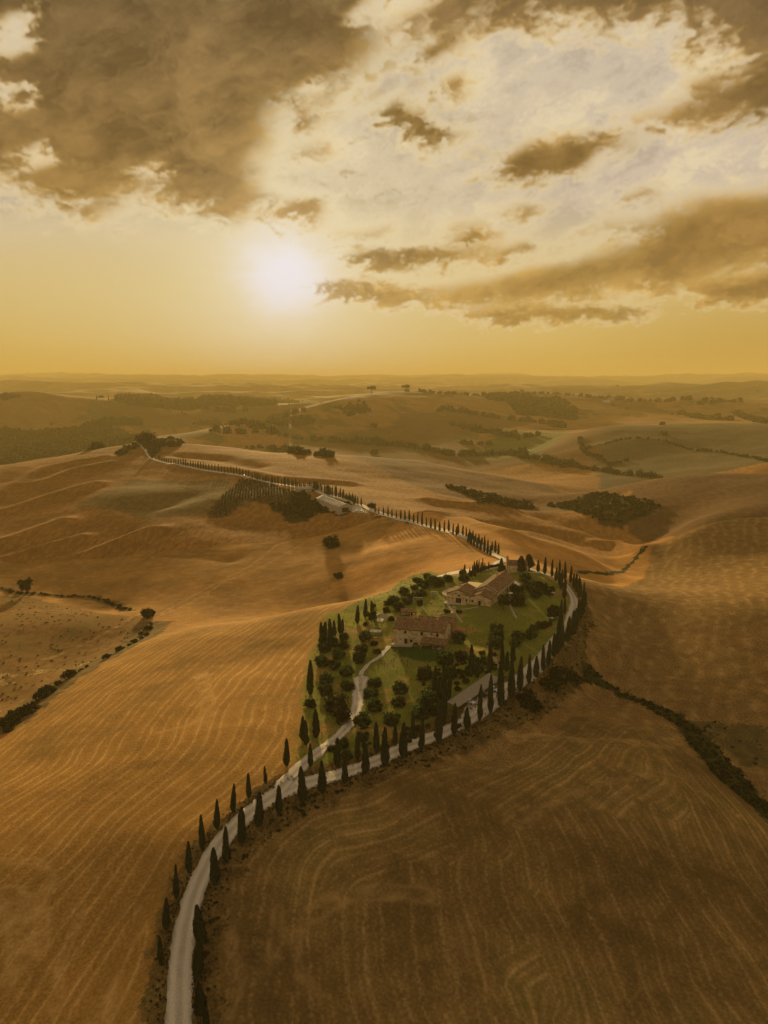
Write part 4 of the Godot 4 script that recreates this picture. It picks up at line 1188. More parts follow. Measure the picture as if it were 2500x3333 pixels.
func prepare_far_areas() -> void:
	for e in [[area_woods_left, Color(0.24, 0.255, 0.125)], [area_woods_ridge, Color(0.25, 0.25, 0.14)], [area_woods_hill, Color(0.25, 0.26, 0.14)], [area_woods_slope, Color(0.34, 0.32, 0.19)], [area_orchard, Color(0.40, 0.31, 0.20)], [area_barn_trees, Color(0.30, 0.26, 0.15)],
			[area_scrub_right, Color(0.30, 0.26, 0.15)], [area_copse, Color(0.34, 0.30, 0.17)], [area_track_bank, Color(0.36, 0.33, 0.18)],
			[[[60, 860], [180, 800], [330, 900], [230, 1170], [60, 1210], [-60, 1190]], Color(0.53, 0.385, 0.235)],
			[[[250, 560], [330, 600], [520, 640], [520, 1000], [300, 900], [240, 760]], Color(0.47, 0.35, 0.225)],
			[[[330, 1150], [900, 1250], [1100, 2100], [620, 2100], [420, 1500]], Color(0.45, 0.40, 0.28)],
			[[[170, 1720], [330, 1650], [520, 2100], [350, 2250]], Color(0.45, 0.46, 0.23)],
			[[[-310, 930], [-190, 900], [-130, 760], [-210, 720], [-330, 800]], Color(0.55, 0.45, 0.26)]]:
		var p := as_poly(e[0])
		var lo := Vector2(1e9, 1e9)
		var hi := -lo
		for q in p:
			lo = lo.min(q)
			hi = hi.max(q)
		far_areas.append([p, e[1], Rect2(lo, hi - lo)])

func far_colour(x: float, d: float) -> Color:
	var t := fine.get_noise_2d(x * 0.013, d * 0.013)
	var s := fine.get_noise_2d(x * 0.0016 + 9.0, d * 0.0016)
	var c := Color(0.71, 0.51, 0.265)
	if d > 1250.0:
		var v := patches.get_noise_2d(x, d * 0.8) * 0.5 + 0.5
		var p := Color(0.66, 0.50, 0.29)
		if v < 0.13:
			p = Color(0.30, 0.29, 0.17)
		elif v < 0.45:
			p = Color(0.53, 0.39, 0.24)
		elif v < 0.52:
			p = Color(0.48, 0.44, 0.24)
		elif v < 0.70:
			p = Color(0.72, 0.54, 0.31)
		c = c.lerp(p, smoothstep(1250.0, 1700.0, d))
		if x > 1200.0 and d > 4200.0 and s > -0.15:
			c = c.lerp(Color(0.26, 0.29, 0.19), 0.6)
	var q := Vector2(x + 5.0 * t, d + 9.0 * t)
	for e in far_areas:
		if e[2].has_point(q) and Geometry2D.is_point_in_polygon(q, e[0]):
			c = e[1]
			break
	var f := 1.0 + 0.10 * t + 0.10 * s
	return Color(c.r * f, c.g * f, c.b * f)

func build_ground() -> void:
	prepare_far_areas()
	var vs := PackedFloat64Array()
	for seg in [[-1.6, 0.42, 0.07], [0.42, 1.8589, 0.0045], [1.8589, 3.6, 0.0075], [3.6, 5.14, 0.0105]]:
		var n := int(round((seg[1] - seg[0]) / seg[2]))
		for k in n:
			vs.append(seg[0] + (seg[1] - seg[0]) * k / n)
	vs.append(5.14)
	var us := PackedFloat64Array()
	for k in range(14, 0, -1):
		us.append(-0.56 - 1.3 * pow(k / 14.0, 1.6))
	for k in 205:
		us.append(-0.56 + 1.12 * k / 204.0)
	for k in range(1, 15):
		us.append(0.56 + 1.3 * pow(k / 14.0, 1.6))
	var nu := us.size()
	var nv := vs.size()
	var pos := PackedVector3Array()
	pos.resize(nu * nv)
	var col := PackedColorArray()
	col.resize(nu * nv)
	var line := PackedFloat64Array()
	line.resize(NU)
	for j in nv:
		var v := vs[j]
		var s := 200.0 * cosh(v)
		var depth := 200.0 * sinh(v)
		var b := clampf((v - V0) / STEP, 1.0, NV - 3.001)
		var jj := int(b)
		b -= jj
		for i in NU:
			line[i] = cubic(relief[(jj - 1) * NU + i], relief[jj * NU + i], relief[(jj + 1) * NU + i], relief[(jj + 2) * NU + i], b)
		for i in nu:
			var u := us[i]
			var x := u * s
			var a := clampf((u - U0) / STEP, 1.0, NU - 3.001)
			var ii := int(a)
			a -= ii
			pos[j * nu + i] = Vector3(x, cubic(line[ii - 1], line[ii], line[ii + 1], line[ii + 2], a) + detail(x, depth, u, v, s), -depth)
			if v > 1.8:
				var c := far_colour(x, depth)
				col[j * nu + i] = c.srgb_to_linear()
			else:
				col[j * nu + i] = Color(0.20, 0.135, 0.06)
	var nor := PackedVector3Array()
	nor.resize(nu * nv)
	for j in nv:
		for i in nu:
			var ex := pos[j * nu + mini(i + 1, nu - 1)] - pos[j * nu + maxi(i - 1, 0)]
			var ed := pos[mini(j + 1, nv - 1) * nu + i] - pos[maxi(j - 1, 0) * nu + i]
			nor[j * nu + i] = ex.cross(ed).normalized()
	var near := PackedInt32Array()
	var rest := PackedInt32Array()
	for j in nv - 1:
		for i in nu - 1:
			var p := pos[j * nu + i]
			var q := pos[(j + 1) * nu + i + 1]
			var o := j * nu + i
			var to := near if minf(p.x, pos[o + nu].x) > MAP_X0 and maxf(q.x, pos[o + 1].x) < MAP_X0 + MAP_DX and -p.z >= MAP_D0 and -q.z <= MAP_D0 + MAP_DD + 0.5 else rest
			to.append(o); to.append(o + nu); to.append(o + 1)
			to.append(o + 1); to.append(o + nu); to.append(o + nu + 1)
	var uv := PackedVector2Array()
	var uv2 := PackedVector2Array()
	uv.resize(nu * nv)
	uv2.resize(nu * nv)
	for k in nu * nv:
		uv[k] = Vector2((pos[k].x - MAP_X0) / MAP_DX, (-pos[k].z - MAP_D0) / MAP_DD)
		uv2[k] = Vector2(pos[k].x, -pos[k].z) / 23.0
	var mesh := ArrayMesh.new()
	for part in [near, rest]:
		var arr: Array = []
		arr.resize(Mesh.ARRAY_MAX)
		arr[Mesh.ARRAY_VERTEX] = pos
		arr[Mesh.ARRAY_NORMAL] = nor
		arr[Mesh.ARRAY_TEX_UV] = uv
		arr[Mesh.ARRAY_TEX_UV2] = uv2
		arr[Mesh.ARRAY_COLOR] = col
		arr[Mesh.ARRAY_INDEX] = part
		mesh.add_surface_from_arrays(Mesh.PRIMITIVE_TRIANGLES, arr)
	var tile := grain_texture(512, 0.70, 1.0, 31, 0.012)
	var m := StandardMaterial3D.new()
	m.resource_name = "field"
	m.albedo_texture = field_map()
	m.texture_repeat = false
	m.roughness = 1.0
	m.metallic_specular = 0.1
	var f := StandardMaterial3D.new()
	f.resource_name = "far_field"
	f.albedo_color = Color(1, 1, 1)
	f.vertex_color_use_as_albedo = true
	f.albedo_texture = tile
	f.uv1_triplanar = true
	f.uv1_world_triplanar = true
	f.uv1_scale = Vector3(0.022, 0.011, 0.009)
	f.roughness = 1.0
	f.metallic_specular = 0.1
	mesh.surface_set_material(0, m)
	mesh.surface_set_material(1, f)
	var o := MeshInstance3D.new()
	o.name = "ground"
	o.mesh = mesh
	add_child(o)
	tag(o, "rolling stubble fields and far misty hills", "", "", "structure")

# A strip of road draped over the land; across: list of [offset, lift, colour]
func strip(pts: Array, half: PackedFloat64Array, lift: float, seed_: int) -> ArrayMesh:
	var curve := Curve2D.new()
	var n := pts.size()
	for k in n:
		var p := Vector2(pts[k][0], pts[k][1])
		var a := Vector2(pts[maxi(k - 1, 0)][0], pts[maxi(k - 1, 0)][1])
		var b := Vector2(pts[mini(k + 1, n - 1)][0], pts[mini(k + 1, n - 1)][1])
		var t := (b - a) / 6.0
		curve.add_point(p, -t, t)
	curve.bake_interval = 1.0
	var len_ := curve.get_baked_length()
	var step := 1.6
	var m := int(len_ / step)
	var st := SurfaceTool.new()
	st.begin(Mesh.PRIMITIVE_TRIANGLES)
	var across: Array = [-1.0, -0.86, -0.62, -0.38, -0.14, 0.14, 0.38, 0.62, 0.86, 1.0]
	# worn wheel tracks are pale; the crown and the edges hold dust and weeds
	var tone: Array = [0.52, 0.80, 1.18, 1.12, 0.76, 0.74, 1.12, 1.18, 0.82, 0.52]
	var w := across.size()
	for i in m + 1:
		var s := minf(i * step, len_)
		var p := curve.sample_baked(s)
		var d := (curve.sample_baked(minf(s + 1.5, len_)) - curve.sample_baked(maxf(s - 1.5, 0.0))).normalized()
		var o := Vector2(d.y, -d.x)
		var hk := half[mini(int(s / len_ * (half.size() - 1)), half.size() - 1)]
		var hk2 := half[mini(int(s / len_ * (half.size() - 1)) + 1, half.size() - 1)]
		var fr := s / len_ * (half.size() - 1)
		var hw := lerpf(hk, hk2, fr - floorf(fr))
		for k in w:
			var e: float = across[k]
			var edge := 0.6 * fine.get_noise_2d(s * 0.3 + seed_, k * 7.0) if absf(e) > 0.8 else 0.0
			var q := p + o * (hw * e + edge)
			var t: float = tone[k] * (1.0 + 0.14 * fine.get_noise_2d(q.x * 0.5, q.y * 0.5))
			st.set_color(Color(t, t * 0.985, t * 0.96))
			st.set_normal(Vector3.UP)
			st.add_vertex(on_ground(q.x, q.y, lift - (0.09 if absf(e) == 1.0 else 0.0)))
	for i in m:
		for k in w - 1:
			var a := i * w + k
			for q in [a, a + w, a + 1, a + 1, a + w, a + w + 1]:
				st.add_index(q)
	st.generate_normals()
	return st.commit()

func patch(poly: Array, lift: float, tone: float) -> ArrayMesh:   # a gravel yard, one metre squares clipped to an outline
	var pts := as_poly(poly)
	var lo := Vector2(1e9, 1e9)
	var hi := -lo
	for q in pts:
		lo = lo.min(q)
		hi = hi.max(q)
	var st := SurfaceTool.new()
	st.begin(Mesh.PRIMITIVE_TRIANGLES)
	var cell := 1.5
	for j in range(int(lo.y / cell) - 1, int(hi.y / cell) + 2):
		for i in range(int(lo.x / cell) - 1, int(hi.x / cell) + 2):
			var sq := PackedVector2Array([Vector2(i, j) * cell, Vector2(i + 1, j) * cell, Vector2(i + 1, j + 1) * cell, Vector2(i, j + 1) * cell])
			for part in Geometry2D.intersect_polygons(sq, pts):
				var tris := Geometry2D.triangulate_polygon(part)
				for t in range(0, tris.size(), 3):
					var a: Vector2 = part[tris[t]]
					var b: Vector2 = part[tris[t + 1]]
					var c: Vector2 = part[tris[t + 2]]
					if (b - a).cross(c - a) < 0.0:
						var z := b
						b = c
						c = z
					for q in [a, b, c]:
						var f := tone * (1.0 + 0.16 * fine.get_noise_2d(q.x * 0.4, q.y * 0.4))
						st.set_color(Color(f, f * 0.985, f * 0.95))
						st.set_normal(Vector3.UP)
						st.add_vertex(on_ground(q.x, q.y, lift))
	st.index()
	st.generate_normals()
	return st.commit()

func build_roads() -> void:
	var half := PackedFloat64Array([2.6, 2.6, 2.6, 2.6, 2.6, 2.7, 3.4, 3.0, 2.5, 2.4, 2.3, 2.3, 2.3, 2.4, 2.5, 2.5, 2.4, 2.3, 2.2, 2.2, 2.3, 2.4, 2.4, 2.3, 2.2, 2.2, 2.2])
	var o := piece("gravel_road", strip(loop_road, half, 0.14, 1), mats.gravel, self)
	tag(o, "white gravel road curving up to the farm and round it", "", "", "structure")
	o = piece("ridge_road", strip(ridge_road, PackedFloat64Array([2.6, 2.6, 2.6]), 0.2, 2), mats.gravel, self)
	tag(o, "pale gravel road running along the ridge to the far estate", "", "", "structure")
	o = piece("side_lane", strip(lane, PackedFloat64Array([3.0, 3.4, 5.0, 6.0, 5.0]), 0.12, 3), mats.gravel, self)
	tag(o, "wide gravel lane behind the rear farmhouse", "", "", "structure")
	o = piece("farm_drive", strip(farm_drive, PackedFloat64Array([2.6, 2.4, 2.1, 2.0, 2.0, 2.0, 2.4, 3.0]), 0.18, 4), mats.gravel, self)
	tag(o, "gravel drive forking off the road into the olive grove", "", "", "structure")
	o = piece("turning_area", patch(turning_area, 0.1, 0.9), mats.gravel, self)
	tag(o, "pale gravel turning area at the end of the drive", "", "", "structure")
	o = piece("house_path", strip(house_path, PackedFloat64Array([0.9, 0.9, 1.2]), 0.1, 5), mats.gravel, self)
	tag(o, "narrow path from the turning area to the front farmhouse", "", "", "structure")
	o = piece("carport_yard", patch(parking, 0.1, 0.82), mats.gravel, self)
	tag(o, "gravel yard between the carport and the road", "", "", "structure")
	o = piece("gravel_yard", patch(gravel_yard, 0.1, 0.7), mats.gravel, self)
	tag(o, "grey gravel yard beside the rear farmhouse", "", "", "structure")
	o = piece("barn_yard", patch(barn_yard, 0.15, 0.85), mats.gravel, self)
	tag(o, "gravel yard beside the metal roofed barn", "", "", "structure")
	for e in [[stone_paths_a, "stone path from the rear farmhouse corner to the garden well"], [stone_paths_b, "stone path from the garden well towards the lawn by the goal"], [stone_paths_c, "stone path from the garden well towards the front farmhouse"], [stone_paths_d, "stone path from the garden well along the rear farmhouse front"], [stone_paths_e, "winding stone path from the rear farmhouse down the slope"], [stone_paths_f, "pale footpath from the cypress group down to the carport"]]:
		var g: Array = e[0]
		var root := Node3D.new()
		root.name = numbered("stone_path")
		add_child(root)
		tag(root, e[1], "", "", "structure")
		flagstones(g, root)

func flagstones(pts: Array, root: Node3D) -> void:
	var variants: Array = []
	for k in 4:
		var s := Shape.new()
		var ring: Array = []
		for i in 6:
			var f := TAU * i / 6.0 + rng.randf_range(-0.25, 0.25)
			ring.append(Vector3(cos(f) * rng.randf_range(0.62, 0.78), 0, sin(f) * rng.randf_range(0.62, 0.78)))
		var m := Vector3(0, -0.05, 0)
		for i in 6:
			var a: Vector3 = ring[i]
			var b: Vector3 = ring[(i + 1) % 6]
			s.tri(Vector3(0, 0.07, 0), a * 0.93 + Vector3(0, 0.06, 0), b * 0.93 + Vector3(0, 0.06, 0), m)
			s.quad(a * 0.93 + Vector3(0, 0.06, 0), b * 0.93 + Vector3(0, 0.06, 0), b + Vector3(0, -0.06, 0), a + Vector3(0, -0.06, 0), m)
		variants.append(s.mesh())
	for k in pts.size() - 1:
		var a := Vector2(pts[k][0], pts[k][1])
		var b := Vector2(pts[k + 1][0], pts[k + 1][1])
		var n := maxi(1, int(a.distance_to(b) / 1.0))
		for i in n:
			var p := a.lerp(b, (i + 0.5) / n) + Vector2(rng.randf_range(-0.1, 0.1), rng.randf_range(-0.1, 0.1))
			var o := piece("flagstone", variants[rng.randi() % 4], mats.flagstone, root)
			o.position = on_ground(p.x, p.y, 0.03)
			o.rotation.y = rng.randf() * TAU

# ------------------------------------------------------------------ buildings

# A wall o..o+dir*length seen from "out", with rectangular holes [x, y, w, h] and their reveals.
func wall(s: Shape, o: Vector3, dir: Vector3, out: Vector3, length: float, h: float, holes: Array) -> void:
	var xs: Array = [0.0, length]
	var ys: Array = [0.0, h]
	for q in holes:
		for e in [q[0], q[0] + q[2]]:
			if not xs.has(e):
				xs.append(e)
		for e in [q[1], q[1] + q[3]]:
			if not ys.has(e):
				ys.append(e)
	xs.sort()
	ys.sort()
	var up := Vector3.UP
	for i in xs.size() - 1:
		for j in ys.size() - 1:
			var cx: float = (xs[i] + xs[i + 1]) / 2
			var cyy: float = (ys[j] + ys[j + 1]) / 2
			var open := false
			for q in holes:
				open = open or (cx > q[0] and cx < q[0] + q[2] and cyy > q[1] and cyy < q[1] + q[3])
			if not open:
				var a: Vector3 = o + dir * xs[i] + up * ys[j]
				var b: Vector3 = o + dir * xs[i + 1] + up * ys[j]
				var c: Vector3 = o + dir * xs[i + 1] + up * ys[j + 1]
				var d: Vector3 = o + dir * xs[i] + up * ys[j + 1]
				s.quad(a, b, c, d, (a + c) / 2 - out)
	for q in holes:
		var a: Vector3 = o + dir * q[0] + up * q[1]
		var b: Vector3 = o + dir * (q[0] + q[2]) + up * q[1]
		var c: Vector3 = o + dir * (q[0] + q[2]) + up * (q[1] + q[3])
		var d: Vector3 = o + dir * q[0] + up * (q[1] + q[3])
		var far: Vector3 = (a + c) / 2 - out * 0.15
		for e in [[a, b], [b, c], [c, d], [d, a]]:
			var p0: Vector3 = e[0]
			var p1: Vector3 = e[1]
			s.quad(p0, p1, p1 - out * 0.3, p0 - out * 0.3, (p0 + p1) - far)

func opening(root: Node3D, kind: String, o: Vector3, dir: Vector3, out: Vector3, q: Array) -> void:
	# frame, pane or leaf set 0.2 m back in the hole, a stone sill or lintel on the wall
	var a: Vector3 = o + dir * q[0] + Vector3.UP * q[1] - out * 0.2
	var w: float = q[2]
	var h: float = q[3]
	var s := Shape.new()
	for e in [[0.0, w, 0.0, 0.09], [0.0, w, h - 0.09, 0.09]]:
		s.bar(a + dir * e[0] + Vector3.UP * (e[2] + 0.045), a + dir * e[1] + Vector3.UP * (e[2] + 0.045), 0.1, 0.09)
	for x in ([0.05, w - 0.05, w / 2] if kind == "window" else [0.05, w - 0.05]):
		s.bar(a + dir * x, a + dir * x + Vector3.UP * h, 0.1, 0.09)
	var f := piece(kind, s.mesh(), mats.shutter, root)
	var p := Shape.new()
	var m: Vector3 = a - out * 0.06
	p.quad(m, m + dir * w, m + dir * w + Vector3.UP * h, m + Vector3.UP * h, m - out)
	piece("pane" if kind == "window" else "door_leaf", p.mesh(), mats.window_glass if kind == "window" else mats.dark_timber, f)
	var l: Vector3 = o + dir * (q[0] - 0.15) + out * 0.05
	var t := Shape.new()
	if kind == "window":
		t.bar(l + Vector3.UP * (q[1] - 0.07), l + dir * (w + 0.3) + Vector3.UP * (q[1] - 0.07), 0.16, 0.14)
		piece("sill", t.mesh(), mats.trim_stone, f)
		t = Shape.new()
		t.bar(l + Vector3.UP * (q[1] + h + 0.12), l + dir * (w + 0.3) + Vector3.UP * (q[1] + h + 0.12), 0.12, 0.22)
	else:
		t.bar(l + Vector3.UP * (q[1] + h + 0.12), l + dir * (w + 0.3) + Vector3.UP * (q[1] + h + 0.12), 0.12, 0.24)
	piece("lintel", t.mesh(), mats.trim_stone, f)

# One roof slope: eave a-b, ridge d-c (d above a). Slab with rows of half-round tiles on it.
func slope(root: Node3D, a: Vector3, b: Vector3, c: Vector3, d: Vector3, m: Material = null) -> void:
	var nn := (b - a).cross(d - a).normalized()
	if nn.y < 0.0:
		nn = -nn
	var s := Shape.new()
	s.hexa([a - nn * 0.18, b - nn * 0.18, c - nn * 0.18, d - nn * 0.18, a, b, c, d])
	var r := piece("roof", s.mesh(), mats.timber if m == null else m, root)
	if m != null:
		return
	var t := Shape.new()
	var cols := maxi(3, int(a.distance_to(b) / 0.5))
	var rows := maxi(3, int(a.distance_to(d) / 0.75))
	for i in cols:
		for j in rows:
			var k := rng.randf_range(0.62, 1.2)
			var hue := rng.randf()
			t.tint = Color(0.35, 0.18, 0.075).lerp(Color(0.27, 0.175, 0.085), hue) * k
			if rng.randf() < 0.05:
				t.tint = Color(0.34, 0.25, 0.16)
			var f0 := float(i) / cols
			var f1 := float(i + 1) / cols
			var g0 := float(j) / rows
			var g1 := float(j + 1) / rows
			var p00 := a.lerp(b, f0).lerp(d.lerp(c, f0), g0) + nn * 0.10
			var p10 := a.lerp(b, f1).lerp(d.lerp(c, f1), g0) + nn * 0.10
			var p01 := a.lerp(b, f0).lerp(d.lerp(c, f0), g1) + nn * 0.02
			var p11 := a.lerp(b, f1).lerp(d.lerp(c, f1), g1) + nn * 0.02
			var inside := (p00 + p11) / 2 - nn
			var l0 := p00.lerp(p10, 0.3) + nn * 0.13
			var l1 := p01.lerp(p11, 0.3) + nn * 0.13
			var r0 := p00.lerp(p10, 0.7) + nn * 0.13
			var r1 := p01.lerp(p11, 0.7) + nn * 0.13
			t.quad(p00, l0, l1, p01, inside)
			t.quad(l0, r0, r1, l1, inside)
			t.quad(r0, p10, p11, r1, inside)
			t.quad(p00, p10, r0, l0, inside + (d - a).normalized())
	var o := piece("roof_tiles", t.mesh(true), mats.roof_tile, r)
	o.set_meta("kind", "stuff")

func ridge_cap(root: Node3D, a: Vector3, b: Vector3) -> void:
	var s := Shape.new()
	var n := maxi(2, int(a.distance_to(b) / 0.6))
	for i in n:
		var k := rng.randf_range(0.75, 1.15)
		s.tint = Color(0.27, 0.155, 0.097) * k
		s.cone(a.lerp(b, float(i) / n), a.lerp(b, (i + 1.04) / n), 0.2, 0.17, 6)
	var o := piece("ridge_tiles", s.mesh(true), mats.roof_tile, root)
	o.set_meta("kind", "stuff")

# A gabled block. axis "x": ridge along x; "z": ridge along z. fronts: side -> list of [kind, x, y, w, h]
func block(root: Node3D, x0: float, x1: float, z0: float, z1: float, eave: float, ridge: float, axis: String, m: Material, fronts: Dictionary, over := 0.45, roof_m: Material = null, base := -1.5) -> void:
	var s := Shape.new()
	var sides := {
		"front": [Vector3(x0, 0, z1), Vector3(1, 0, 0), Vector3(0, 0, 1), x1 - x0], "back": [Vector3(x1, 0, z0), Vector3(-1, 0, 0), Vector3(0, 0, -1), x1 - x0],
		"right": [Vector3(x1, 0, z1), Vector3(0, 0, -1), Vector3(1, 0, 0), z1 - z0], "left": [Vector3(x0, 0, z0), Vector3(0, 0, 1), Vector3(-1, 0, 0), z1 - z0]}
	for k in sides:
		var e: Array = sides[k]
		var holes: Array = []
		for q in fronts.get(k, []):
			holes.append([q[1], q[2] - base, q[3], q[4]])
		wall(s, e[0] + Vector3.UP * base, e[1], e[2], e[3], eave - base, holes)
		for q in fronts.get(k, []):
			opening(root, q[0], e[0], e[1], e[2], [q[1], q[2], q[3], q[4]])
	var xm := (x0 + x1) / 2
	var zm := (z0 + z1) / 2
	var mid := Vector3(xm, 0, zm)
	if axis == "x":
		for x in [x0, x1]:
			s.tri(Vector3(x, eave, z0), Vector3(x, eave, z1), Vector3(x, ridge, zm), mid)
	else:
		for z in [z0, z1]:
			s.tri(Vector3(x0, eave, z), Vector3(x1, eave, z), Vector3(xm, ridge, z), mid)
	piece("wall", s.mesh(), m, root)
	var lift := 0.2
	if axis == "x":
		var drop := over * (ridge - eave) / ((z1 - z0) / 2)
		for e in [[z1 + over, 1], [z0 - over, -1]]:
			slope(root, Vector3(x0 - over * 0.6, eave - drop + lift, e[0]), Vector3(x1 + over * 0.6, eave - drop + lift, e[0]), Vector3(x1 + over * 0.6, ridge + lift, zm), Vector3(x0 - over * 0.6, ridge + lift, zm), roof_m)
		if roof_m == null:
			ridge_cap(root, Vector3(x0 - over * 0.6, ridge + lift + 0.1, zm), Vector3(x1 + over * 0.6, ridge + lift + 0.1, zm))
	else:
		var drop := over * (ridge - eave) / ((x1 - x0) / 2)
		for e in [[x1 + over, 1], [x0 - over, -1]]:
			slope(root, Vector3(e[0], eave - drop + lift, z1 + over * 0.6), Vector3(e[0], eave - drop + lift, z0 - over * 0.6), Vector3(xm, ridge + lift, z0 - over * 0.6), Vector3(xm, ridge + lift, z1 + over * 0.6), roof_m)
		if roof_m == null:
			ridge_cap(root, Vector3(xm, ridge + lift + 0.1, z1 + over * 0.6), Vector3(xm, ridge + lift + 0.1, z0 - over * 0.6))

func chimney(root: Node3D, p: Vector3, h: float) -> void:
	var s := Shape.new()
	s.box(p, Vector3(0.8, h, 0.7))
	var o := piece("chimney", s.mesh(), mats.stone, root)
	var t := Shape.new()
	t.box(p + Vector3(0, h + 0.003, 0), Vector3(1.05, 0.14, 0.95))
	for q in [[-0.3, -0.25], [0.3, -0.25], [-0.3, 0.25], [0.3, 0.25]]:
		t.box(p + Vector3(q[0], h + 0.145, q[1]), Vector3(0.18, 0.3, 0.18))
	t.box(p + Vector3(0, h + 0.447, 0), Vector3(1.0, 0.12, 0.9))
	piece("chimney_cap", t.mesh(), mats.terracotta, o)

func pipe(root: Node3D, a: Vector3, b: Vector3) -> void:
	var s := Shape.new()
	s.cone(a, b, 0.07, 0.07, 6)
	piece("drainpipe", s.mesh(), mats.terracotta, root)

func build_farmhouse() -> void:
	var at := on_ground(4.0, 304.5)
	at.y = ground(14.0, 299.0)
	var r := thing("farmhouse", "two-storey stone farmhouse with a long tiled roof and a lean-to porch", "farmhouse", at, deg_to_rad(-17.0))
	block(r, 0.0, 21.8, -12.0, 0.0, 6.5, 9.3, "x", mats.stone, {
		"front": [["window", 4.6, 4.5, 0.95, 1.35], ["window", 11.6, 4.4, 1.0, 1.5], ["window", 15.9, 4.9, 0.6, 0.7], ["window", 18.2, 4.4, 1.0, 1.5], ["door", 4.7, 0.15, 1.3, 2.3], ["window", 7.0, 1.0, 1.1, 1.3], ["window", 11.7, 1.0, 1.1, 1.3], ["door", 16.2, 0.15, 1.2, 2.2], ["window", 19.4, 1.0, 1.2, 1.2]],
		"right": [["window", 1.6, 4.3, 0.8, 1.3], ["window", 8.2, 4.3, 0.8, 1.3], ["door", 6.0, 0.15, 1.2, 2.2], ["window", 9.6, 1.0, 0.9, 1.2]], "left": [["window", 4.0, 4.3, 0.9, 1.3]]}, 0.55)
	block(r, 7.0, 16.5, -18.5, -12.05, 5.6, 7.7, "x", mats.stone, {"left": [["window", 2.5, 3.2, 0.9, 1.2]]}, 0.35)
	block(r, 16.55, 22.6, -19.5, -12.05, 5.9, 8.2, "x", mats.brick, {"right": [["window", 2.2, 3.6, 0.9, 1.3], ["door", 4.6, 0.15, 1.2, 2.2]]}, 0.35)
	chimney(r, Vector3(6.5, 8.5, -8.6), 1.7)
	chimney(r, Vector3(17.0, 8.9, -7.2), 1.4)
	for x in [12.95, 21.6]:
		pipe(r, Vector3(x, 0.0, 0.12), Vector3(x, 6.1, 0.12))
	# lean-to porch
	slope(r, Vector3(12.6, 2.75, 4.9), Vector3(23.4, 2.75, 4.9), Vector3(23.4, 3.95, 0.1), Vector3(12.6, 3.95, 0.1))
	var s: Shape
	for x in [12.9, 18.0, 23.1]:
		s = Shape.new()
		s.box(Vector3(x, -1.2, 4.45), Vector3(0.5, 3.75, 0.5))
		piece("porch_post", s.mesh(), mats.brick, r)
	s = Shape.new()
	s.bar(Vector3(12.7, 2.62, 4.45), Vector3(23.3, 2.62, 4.45), 0.2, 0.14)
	piece("porch_beam", s.mesh(), mats.timber, r)
	s = Shape.new()
	s.box(Vector3(18.0, -1.2, 2.6), Vector3(11.0, 1.28, 5.2))
	piece("porch_floor", s.mesh(), mats.terracotta, r)
	s = Shape.new()   # outside stair with its sloping parapet at the left corner
	for i in 12:
		s.box(Vector3(-0.75, -1.0, -11.0 + i * 0.75), Vector3(1.4, 1.0 + 3.6 - i * 0.3, 0.74))
	piece("outside_stair", s.mesh(), mats.brick, r)
	s = Shape.new()
	s.box(Vector3(4.0, -1.2, 1.2), Vector3(9.0, 1.3, 2.3))
	piece("front_terrace", s.mesh(), mats.plaster, r)
	# things standing under the porch and along the front
	var to := r.transform
	for q in [[20.4, 3.2, "white garden table set for four under the porch"]]:
		table_set(to * Vector3(q[0], 0.09, q[1]), r.rotation.y, q[2])
	var b := thing("bench", "dark wooden bench against the farmhouse front between two windows", "bench", to * Vector3(9.6, 0.1, 0.7), r.rotation.y)
	s = Shape.new()
	s.box(Vector3(0, 0.42, 0), Vector3(1.9, 0.07, 0.5))
	piece("seat", s.mesh(), mats.dark_timber, b)
	s = Shape.new()
	s.box(Vector3(0, 0.5, -0.24), Vector3(1.9, 0.5, 0.06))
	piece("backrest", s.mesh(), mats.dark_timber, b)
	for x in [-0.85, 0.85]:
		s = Shape.new()
		s.box(Vector3(x, 0, 0), Vector3(0.08, 0.417, 0.45))
		piece("leg", s.mesh(), mats.dark_timber, b)

func table_set(at: Vector3, turn: float, label: String) -> void:
	var t := thing("garden_table", label, "table", at, turn)
	var s := Shape.new()
	s.box(Vector3(0, 0.70, 0), Vector3(2.0, 0.06, 1.0))
	piece("tabletop", s.mesh(), mats.white_paint, t)
	for q in [[-0.9, -0.4], [0.9, -0.4], [0.9, 0.4], [-0.9, 0.4]]:
		s = Shape.new()
		s.box(Vector3(q[0], 0, q[1]), Vector3(0.07, 0.697, 0.07))
		piece("leg", s.mesh(), mats.white_paint, t)
	var places: Array = ["at one long side", "at the other long side", "at the head", "at the foot"]
	var k := 0
	for q in [[0.0, -0.95, 0.0], [0.0, 0.95, PI], [-1.5, 0.0, PI / 2], [1.5, 0.0, -PI / 2]]:
		var c := thing("garden_chair", "white garden chair %s of the table %s" % [places[k], "under the porch" if label.contains("porch") else "under the orange topped shelter"], "chair", at + Vector3(q[0], 0, q[1]).rotated(Vector3.UP, turn), turn + q[2], "garden chairs")
		s = Shape.new()
		s.box(Vector3(0, 0.42, 0), Vector3(0.5, 0.05, 0.5))
		piece("seat", s.mesh(), mats.white_paint, c)
		s = Shape.new()
		s.box(Vector3(0, 0.48, -0.24), Vector3(0.5, 0.45, 0.05))
		piece("backrest", s.mesh(), mats.white_paint, c)
		for e in [[-0.21, -0.21], [0.21, -0.21], [0.21, 0.21], [-0.21, 0.21]]:
			s = Shape.new()
			s.box(Vector3(e[0], 0, e[1]), Vector3(0.05, 0.417, 0.05))
			piece("leg", s.mesh(), mats.white_paint, c)
		k += 1

